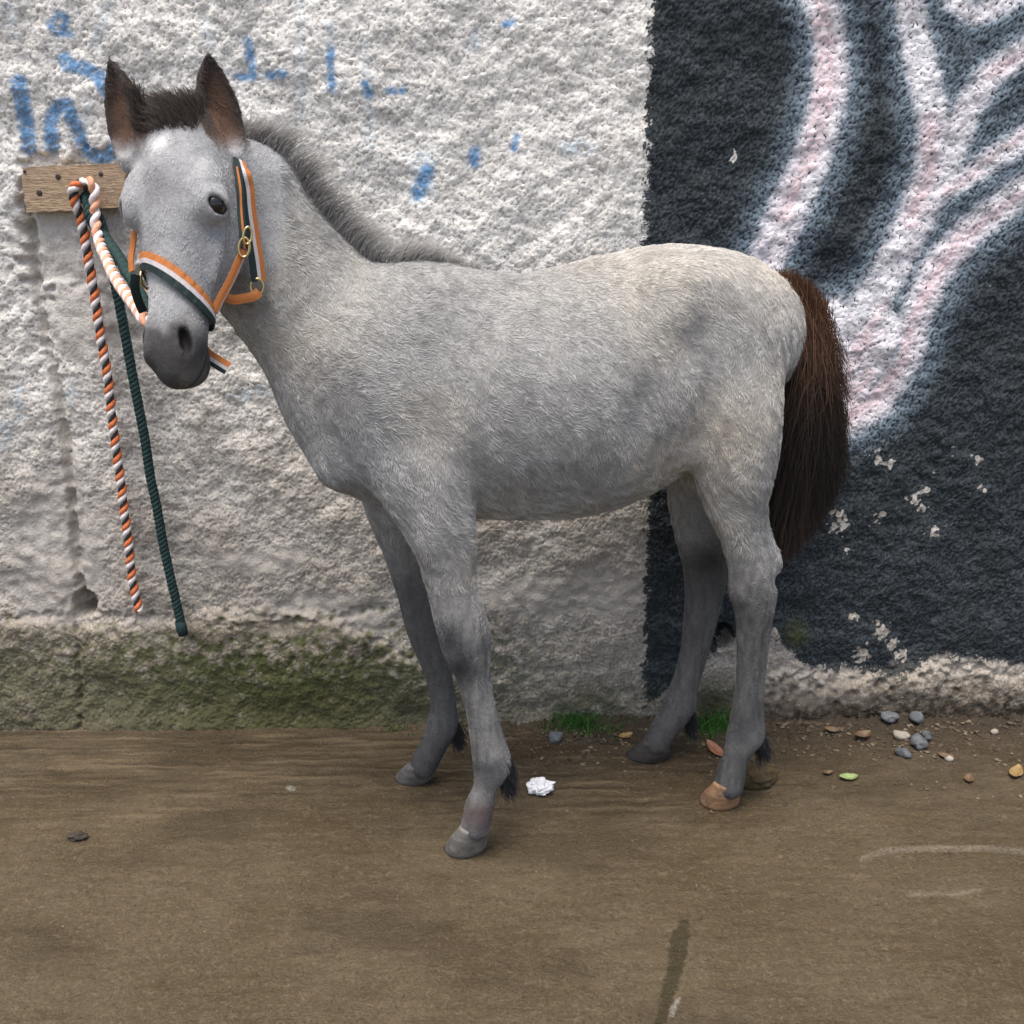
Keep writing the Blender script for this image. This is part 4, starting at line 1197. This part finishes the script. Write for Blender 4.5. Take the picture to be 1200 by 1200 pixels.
# ================================================================== BOARD
tw2 = NT('weathered_board')
gr1 = tw2.noise(16, 6, .65, vec=tw2.scaled(1, 1, 9), dist=.8); gr2 = tw2.noise(120, 4, .6, vec=tw2.scaled(1, 1, 4))
cl = tw2.mix(tw2.ss(gr1, .3, .7), (.30, .205, .125), (.44, .325, .215))
cl = tw2.mix(tw2.math('MULTIPLY', tw2.ss(gr2, .55, .75), .5), cl, (.17, .11, .065))
cl = tw2.mix(tw2.math('MULTIPLY', tw2.ss(tw2.noise(22, 4, .6), .58, .75), .5), cl, (.42, .38, .32))
tw2.set(color=cl, rough=.85, normal=tw2.bump(tw2.math('ADD', gr1, gr2), .6, .004))
bd_ = [wall_pt(26, 196, .004), wall_pt(146, 191, .004), wall_pt(148, 243, .004), wall_pt(31, 249, .004)]
board = empty('wooden_board', tuple(sum(bd_) / 4))
tag(board, 'short weathered wooden board fixed to the wall behind the foal\'s head', 'board')
bmb = bmesh.new(); NXB, NZB = 26, 8
def bil(a, b_, d): return (bd_[0] * (1 - a) + bd_[1] * a) * (1 - b_) + (bd_[3] * (1 - a) + bd_[2] * a) * b_ + WN * d
fr_ = [[bmb.verts.new(bil(i / NXB, j / NZB, .0 + random.uniform(-.0006, .0006)) + (np.array((0, 0, random.uniform(-.0015, .0015))) if j in (0, NZB) else 0) + (WD * random.uniform(-.003, .003) if i in (0, NXB) else 0)) for j in range(NZB + 1)] for i in range(NXB + 1)]
for i in range(NXB):
    for j in range(NZB): bmb.faces.new((fr_[i][j], fr_[i][j + 1], fr_[i + 1][j + 1], fr_[i + 1][j]))
ex = bmesh.ops.extrude_face_region(bmb, geom=bmb.faces[:])
for v_ in [g for g in ex['geom'] if isinstance(g, bmesh.types.BMVert)]: v_.co -= Vector(WN * .030)
bmesh.ops.recalc_face_normals(bmb, faces=bmb.faces)
me = bpy.data.meshes.new('plank'); bmb.to_mesh(me); bmb.free(); me.materials.append(tw2.m)
po = bpy.data.objects.new('plank', me); COL.objects.link(po); set_parent(po, board)
M_iron = simple_mat('rusty_iron', (.040, .028, .022), .7, .4, 200)
def disc(c, n_, r, h, seg=14):
    n_ = nrm(n_); a_ = nrm(np.cross(n_, (0, 0.1, 1))); b_ = np.cross(n_, a_); an = np.linspace(0, 2 * np.pi, seg, endpoint=False)
    rim = lambda R_, d: c + (a_ * np.cos(an)[:, None] + b_ * np.sin(an)[:, None]) * R_ + n_ * d
    V = np.vstack([rim(r, -.004), rim(r, h * .5), rim(r * .7, h), (c + n_ * h)[None]]); f = []
    for k in (0, 1):
        f += [(k * seg + j, k * seg + (j + 1) % seg, (k + 1) * seg + (j + 1) % seg, (k + 1) * seg + j) for j in range(seg)]
    f += [(2 * seg + j, 2 * seg + (j + 1) % seg, 3 * seg) for j in range(seg)]
    return V, f
for (x, y, r) in ((68, 207, .0048), (46, 226, .005), (118, 204, .004), (29, 201, .003)):
    V, f = disc(wall_pt(x, y, .0045), WN, r, .0012); mesh_obj('nail_head', V, f, M_iron, board)
V, f = tube([wall_pt(100, 222, -.005), wall_pt(100, 222, .03), wall_pt(99, 217, .055)], .004, 8); mesh_obj('hook_nail', V, f, M_iron, board)

# ================================================================== ROPES
def fibre_mat(name, a, b_):
    t = NT(name); n = t.noise(420, 3, .6); m = t.noise(50, 3, .6)
    cl = t.mix(t.ss(n, .3, .7), a, b_); cl = t.mix(t.math('MULTIPLY', t.ss(m, .5, .8), .4), cl, tuple(x * .6 for x in a))
    t.set(color=cl, rough=.75, spec=.25, normal=t.bump(n, .7, .0015)); return t.m
R_or, R_wh, R_bk = fibre_mat('rope_orange', (.50, .115, .035), (.72, .22, .09)), fibre_mat('rope_white', (.66, .60, .58), (.84, .80, .79)), fibre_mat('rope_black', (.018, .022, .026), (.05, .055, .06))
R_gn, R_gd = fibre_mat('rope_green', (.010, .034, .032), (.030, .062, .058)), fibre_mat('rope_green_deep', (.008, .024, .024), (.020, .045, .044))
def twisted(root, path, R_, pitch, strands, sub=8):
    """strands: list of (name, material, phase); each strand is a helix of its own"""
    path = catmull(path, sub)
    seg_ = np.linalg.norm(np.diff(path, axis=0), axis=1); s = np.concatenate([[0], np.cumsum(seg_)])
    m = max(40, int(s[-1] / (pitch / 14)))
    sn = np.linspace(0, s[-1], m)
    p = np.stack([np.interp(sn, s, path[:, k]) for k in range(3)], -1)
    for _ in range(3): p[1:-1] = (p[:-2] + 2 * p[1:-1] + p[2:]) / 4
    wob = np.stack([np.interp(sn, np.linspace(0, s[-1], 14), np.random.default_rng(int(s[-1] * 1e4)).normal(size=14)) for _ in range(1)] * 3, -1) * np.array((.0008, .0, .0002))
    p = p + wob
    for _ in range(6): p[1:-1] = (p[:-2] + 2 * p[1:-1] + p[2:]) / 4
    T = nrm(np.gradient(p, axis=0)); u = nrm(np.cross(T[0], (.3, 1, .2))); U = [u]
    for i in range(1, m): U.append(nrm(U[-1] - T[i] * np.dot(U[-1], T[i])))
    U = np.array(U); Vv = np.cross(T, U)
    k = len(strands)
    for nm, mat, ph in strands:
        an = 2 * np.pi * (sn / pitch + ph)
        q = p + (U * np.cos(an)[:, None] + Vv * np.sin(an)[:, None]) * (R_ * .50)
        rr = np.full(m, R_ * (.40 if nm == 'black_strand' else .62 if nm in ('orange_strand', 'white_strand') else .58)) * (1 + .05 * np.sin(sn * 900))
        V, f = tube(q, rr, 8); mesh_obj(nm, V, f, mat, root)
ring_anchor = H(.74, -.036, -.058)
rope1 = empty('lead_rope', tuple(wall_pt(100, 222, .03)))
tag(rope1, 'orange, white and black twisted rope hung on the board, one end running to the halter', 'rope')
st3 = [('orange_strand', R_or, 0.0), ('white_strand', R_wh, 1 / 3), ('black_strand', R_bk, 2 / 3)]
wl = lambda x, y, d: wall_pt(x, y, d)
twisted(rope1, [wl(163, 716, .022), wl(156, 680, .022), wl(147, 610, .022), wl(135, 520, .022), wl(122, 420, .022), wl(108, 330, .022), wl(97, 265, .024), wl(91, 244, .030), wl(85, 231, .036), wl(87, 219, .040), wl(96, 214, .036), wl(104, 219, .024), wl(104, 232, .016), wl(98, 238, .014)],
        .0088, .034, st3)
R_pc = fibre_mat('rope_peach', (.62, .26, .14), (.80, .45, .31))
st3b = [('white_strand', R_wh, 0.0), ('orange_strand', R_pc, .5)]
chin_pts = [wl(92, 232, .016), wl(94, 218, .030), wl(103, 212, .044), wl(110, 219, .046), wl(111, 238, .046), wl(112, 262, .055), wl(117, 285, .085)]
pe = ring_anchor
far_path = [at_depth(128, 311, 1.74), at_depth(143, 338, 1.62), at_depth(158, 358, 1.52), at_depth(172, 376, 1.44), pe]
twisted(rope1, chin_pts + far_path, .0088, .040, st3b)
rope2 = empty('green_rope', tuple(wall_pt(112, 250, .03)))
tag(rope2, 'dark green twisted rope looped on the board and hanging furthest down the wall', 'rope')
st2 = [('strand', R_gn, 0.0), ('strand', R_gd, 1 / 3), ('strand', R_gn, 2 / 3)]
twisted(rope2, [wl(214, 742, .026), wl(206, 705, .026), wl(192, 640, .026), wl(177, 560, .026), wl(163, 480, .026), wl(150, 410, .026), wl(138, 350, .027), wl(128, 300, .029), wl(119, 262, .030), wl(109, 243, .030), wl(100, 236, .028), wl(99, 228, .022)],
        .0088, .026, st2)
twisted(rope2, [wl(102, 228, .026), wl(104, 240, .040), wl(107, 258, .050), wl(118, 270, .030), at_depth(135, 296, 1.81), at_depth(152, 324, 1.70), at_depth(167, 350, 1.58), at_depth(180, 374, 1.48), pe + hv * -.012], .0092, .027, st2)
V, f = tube([wl(211, 728, .026), wl(213, 737, .026), wl(215, 744, .026)], [.0105, .011, .0095], 12); mesh_obj('taped_end', V, f, R_gd, rope2)

# ================================================================== SMALL THINGS ON THE GROUND
def lump(name, px, py, rx, ry, rz, mat, seed, parent=None, sub=2, rough=.28, z_off=0.0, rot=0.0, flat=False):
    bm = bmesh.new(); bmesh.ops.create_icosphere(bm, subdivisions=sub, radius=1.0)
    V = np.array([v.co[:] for v in bm.verts]); off = np.array([seed * 3.1, seed * 1.7, seed * .9])
    n = vnoise(V + off, .9, seed) - .5; n2 = vnoise(V + off, .4, seed + 9) - .5
    V = V * (1 + rough * 1.6 * n + rough * .6 * n2)[:, None] * np.array((rx, ry, rz))
    c_, s_n = math.cos(rot), math.sin(rot); V = V @ np.array([[c_, s_n, 0], [-s_n, c_, 0], [0, 0, 1]])
    g = ground_at(px, py); gz_ = ground_z(g)
    V = V + np.array((g[0], g[1], gz_ - V[:, 2].min() * .72 + z_off))
    f = [tuple(v.index for v in fa.verts) for fa in bm.faces]; bm.free()
    return mesh_obj(name, V, f, mat, parent, not flat)
def stone_mat(name, a, b_):
    t = NT(name); n = t.noise(70, 5, .65); m = t.noise(400, 3, .6)
    t.set(color=t.mix(t.ss(n, .3, .7), a, b_), rough=.8, normal=t.bump(t.math('ADD', n, m), .6, .003)); return t.m
S_blue, S_pale, S_dark, S_dung = stone_mat('stone_blue_grey', (.085, .090, .095), (.15, .16, .165)), stone_mat('stone_pale', (.24, .21, .165), (.38, .35, .29)), stone_mat('stone_slate', (.060, .065, .070), (.12, .125, .13)), stone_mat('dung', (.030, .020, .008), (.085, .055, .018))
stones = [(1040, 852, .017, S_blue, 'grey-blue pebble at the left of the pebble heap by the wall'), (1073, 852, .017, S_blue, 'grey pebble at the back of the pebble heap against the wall'),
          (1055, 866, .016, S_pale, 'pale cream pebble in the middle of the pebble heap'), (1075, 877, .019, S_blue, 'largest blue-grey pebble at the front right of the heap'),
          (1058, 886, .016, S_dark, 'dark slate pebble at the front of the pebble heap'), (1084, 868, .014, S_dark, 'dark pebble at the right edge of the heap')]
for i, (x, y, r, m, lb) in enumerate(stones):
    o = lump('pebble', x, y, r * .92, r * .78, r * .62, m, 20 + i, rot=i * 1.3, rough=.55, sub=3); tag(o, lb, 'pebble', 'pebbles heaped at the wall foot')
o = lump('pebble', 651, 870, .016, .012, .010, S_blue, 31, rough=.5, sub=3); tag(o, 'single blue-grey pebble below the grass tuft between the legs', 'pebble')
o = lump('pebble', 1165, 863, .008, .007, .006, S_pale, 32); tag(o, 'small pale pebble near the wall at far right', 'pebble')
o = lump('pebble', 1112, 892, .009, .007, .006, S_pale, 33); tag(o, 'small cream pebble right of the heap', 'pebble')
o = lump('dung_clump', 889, 920, .030, .022, .016, S_dung, 41, sub=4, rough=.75, flat=True); tag(o, 'brown dung clump behind the tan hind hoof', 'dung')
o = lump('dirt_clod', 92, 982, .012, .011, .006, stone_mat('dark_dirt', (.022, .018, .012), (.05, .04, .026)), 42, sub=4, rough=.9, flat=True); tag(o, 'dark dirt clod on the ground at far left', 'clod')

# crumpled paper scrap
bm = bmesh.new(); bmesh.ops.create_icosphere(bm, subdivisions=4, radius=1.0)
V = np.array([v.co[:] for v in bm.verts]); f = [tuple(v.index for v in fa.verts) for fa in bm.faces]; bm.free()
cr = .25 + np.abs(vnoise(V + 5, .65, 71) - .5) * .9 + np.abs(vnoise(V + 3, .26, 72) - .5) * .7
V = V * (.55 + cr)[:, None] * np.array((.019, .016, .014))
V[:, 0] += np.where(V[:, 0] > .005, V[:, 0] * .5, 0)
gp = ground_at(630, 930); V = V + np.array((gp[0], gp[1], -V[:, 2].min() * .9 + ground_z(gp)))
tp_ = NT('white_paper'); tp_.set(color=tp_.mix(tp_.noise(60, 4, .6), (.74, .73, .73), (.86, .85, .85)), rough=.8)
o = mesh_obj('paper_scrap', V, f, tp_.m, None, False); tag(o, 'crumpled white paper scrap on the ground behind the near front hoof', 'paper')

# leaves lying about
def leaf_obj(px, py, L, W, ang, mat, label, curl=.25, seed=1, tilt=0.0):
    r = random.Random(seed); V, f = [], []; n, m = 10, 4
    for i in range(n + 1):
        t = i / n; w = W * (math.sin(math.pi * min(1, t * .96 + .02)) ** .8)
        for j in range(-m, m + 1):
            y = w * j / m; V.append(((t - .5) * L, y, curl * abs(y) * .9 + curl * L * .35 * (2 * t - 1) ** 2 + r.uniform(-.0005, .0005) - .25 * abs(j == 0) * .002 + tilt * (t - .5) * L))
    k = 2 * m + 1
    for i in range(n):
        for j in range(2 * m): f.append((i * k + j, (i + 1) * k + j, (i + 1) * k + j + 1, i * k + j + 1))
    V = np.array(V); c_, s_n = math.cos(ang), math.sin(ang)
    V = V @ np.array([[c_, s_n, 0], [-s_n, c_, 0], [0, 0, 1]])
    g = ground_at(px, py); V += np.array((g[0], g[1], ground_z(g) - V[:, 2].min() + .0015))
    nb_ = len(V); V2 = V - np.array((0, 0, .0009)); f2 = [tuple(nb_ + q for q in fa[::-1]) for fa in f]
    rim = [(i * k, (i + 1) * k) for i in range(n)]
    side = [(a, nb_ + a, nb_ + b_, b_) for a, b_ in rim] + [((i + 1) * k + k - 1, nb_ + (i + 1) * k + k - 1, nb_ + i * k + k - 1, i * k + k - 1) for i in range(n)]
    o = mesh_obj('fallen_leaf', np.vstack([V, V2]), f + f2 + side, mat); tag(o, label, 'leaf'); return o
def leaf_mat(name, a, b_):
    t = NT(name); t.set(color=t.mix(t.ss(t.noise(90, 4, .6), .3, .7), a, b_), rough=.6, normal=t.bump(t.noise(240, 3, .6), .4, .001)); return t.m
leaf_obj(994, 914, .036, .011, .05, leaf_mat('leaf_lime', (.16, .23, .07), (.25, .32, .12)), 'small lime green leaf on the ground near the pebble heap', .5, 1)
leaf_obj(838, 884, .046, .013, 2.2, leaf_mat('leaf_rust', (.22, .085, .045), (.34, .16, .09)), 'rust coloured leaf between the hind hooves', .4, 2, .35)
LB = leaf_mat('leaf_brown', (.085, .052, .028), (.15, .095, .045)); LY = leaf_mat('leaf_ochre', (.22, .14, .05), (.32, .22, .09))
leaf_obj(733, 866, .034, .010, .5, LY, 'small ochre leaf beside the dark far hind hoof', .5, 3)
leaf_obj(1190, 908, .050, .012, .9, LY, 'ochre leaf lying at the right edge of the picture', .5, 4)
leaf_obj(1108, 888, .030, .010, -.4, LB, 'brown leaf just right of the pebble heap', .6, 5)
leaf_obj(1010, 868, .040, .012, .4, LB, 'curled brown leaf left of the pebble heap', .7, 6)
leaf_obj(975, 862, .034, .011, -.2, LB, 'brown leaf at the wall foot behind the near hind leg', .7, 7)
leaf_obj(1135, 915, .028, .009, 1.1, LB, 'small brown leaf on soil below the mural', .6, 8)
leaf_obj(970, 908, .022, .006, .2, LB, 'tiny dark leaf beside the lime green leaf', .6, 9)

# grass tufts at the wall foot
tgr = NT('grass_blade'); tgr.set(color=tgr.mix(tgr.attr('shade'), (.028, .105, .018), (.095, .270, .050)), rough=.55, spec=.3)
def tuft(px, py, n, spread, L, label, seed):
    r = np.random.default_rng(seed); V, f, sh = [], [], []
    for i in range(n):
        g = ground_at(px + r.normal() * spread, py + r.normal() * 5)
        dd = np.dot(g - WL, WN)
        if dd < .004: g = g + WN * (.006 - dd + r.random() * .01)
        a = r.random() * 6.28; l = L * (.4 + .7 * r.random()); bend = np.array((math.cos(a), math.sin(a), 0)) * l * (.2 + .5 * r.random())
        if np.dot(bend, WN) < 0: bend = bend - 1.6 * WN * np.dot(bend, WN)
        sd_ = np.array((-math.sin(a), math.cos(a), 0)) * (.0008 + .0010 * r.random()); b0 = len(V); s_0 = r.random()
        for t in (0, .4, .75, 1.0):
            c_ = np.array((g[0], g[1], ground_z(g) - .002)) + np.array((0, 0, l * t * (1 - .25 * t))) + bend * t * t; w = 1 - t * .92
            V += [c_ - sd_ * w, c_ + sd_ * w]; sh += [s_0, s_0]
        for k_ in range(3): f.append((b0 + 2 * k_, b0 + 2 * k_ + 1, b0 + 2 * k_ + 3, b0 + 2 * k_ + 2))
    o = mesh_obj('grass_tuft', V, f, tgr.m); point_float(o.data, 'shade', sh); tag(o, label, 'grass tuft', 'grass tufts at the wall foot'); return o
tuft(676, 856, 240, 17, .050, 'green grass tuft at the wall foot between front and hind legs', 81)
tuft(836, 858, 220, 14, .060, 'green grass tuft at the wall foot between the hind legs', 82)
tuft(720, 858, 40, 14, .026, 'thin low grass sprouts just left of the far hind hoof', 83)
tuft(470, 852, 36, 14, .022, 'short grass sprouts behind the far front leg', 84)

# grit: loose crumbs nobody could count
r = np.random.default_rng(91)
def crumbs(name, n, pick, smin_, smax_, mat, label):
    Vs, Fs = [], []; k = 0
    ico = np.array([(0, 0, 1), (.95, 0, .1), (0, .95, 0), (-.95, 0, .1), (0, -.95, 0), (0, 0, -.9)])
    fa = [(0, 1, 2), (0, 2, 3), (0, 3, 4), (0, 4, 1), (5, 2, 1), (5, 3, 2), (5, 4, 3), (5, 1, 4)]
    idx = np.nonzero(inn)[0]
    for i in range(n):
        g = pick(i)
        s = smin_ + (smax_ - smin_) * r.random() ** 3
        a = r.random() * 6.28; c_, s_n = math.cos(a), math.sin(a)
        v = (ico + r.normal(size=ico.shape) * .18) * s * np.array((1.2, 1, .7))
        v = v @ np.array([[c_, s_n, 0], [-s_n, c_, 0], [0, 0, 1]])
        Vs.append(v + np.array((g[0], g[1], g[2] + s * .25))); Fs += [tuple(k + q for q in t) for t in fa]; k += 6
    o = mesh_obj(name, np.vstack(Vs), Fs, mat, None, False); tag(o, label, None, None, 'stuff'); return o
tcr = NT('grit'); ri = tcr.noise(35, 2, .5)
tcr.set(color=tcr.ramp(tcr.ss(ri, .25, .75), [(0, (.030, .022, .013)), (.5, (.085, .063, .038)), (1, (.19, .15, .10))]), rough=.85)
inn_i = np.nonzero((np.abs(gv[:, 0]) < 1.1) & (gv[:, 1] > 1.0) & (gv[:, 1] < 1.9))[0]
crumbs('ground_grit', 2600, lambda i: gv[r.choice(inn_i)], .0007, .0024, tcr.m, 'loose grit scattered over the damp concrete')
wts = soilm[inn_i]; wts = wts / wts.sum()
pick_s = r.choice(inn_i, 1800, p=wts)
crumbs('soil_crumbs', 1800, lambda i: gv[pick_s[i]], .0012, .006, tcr.m, 'soil crumbs and gravel drifted against the wall foot at right')
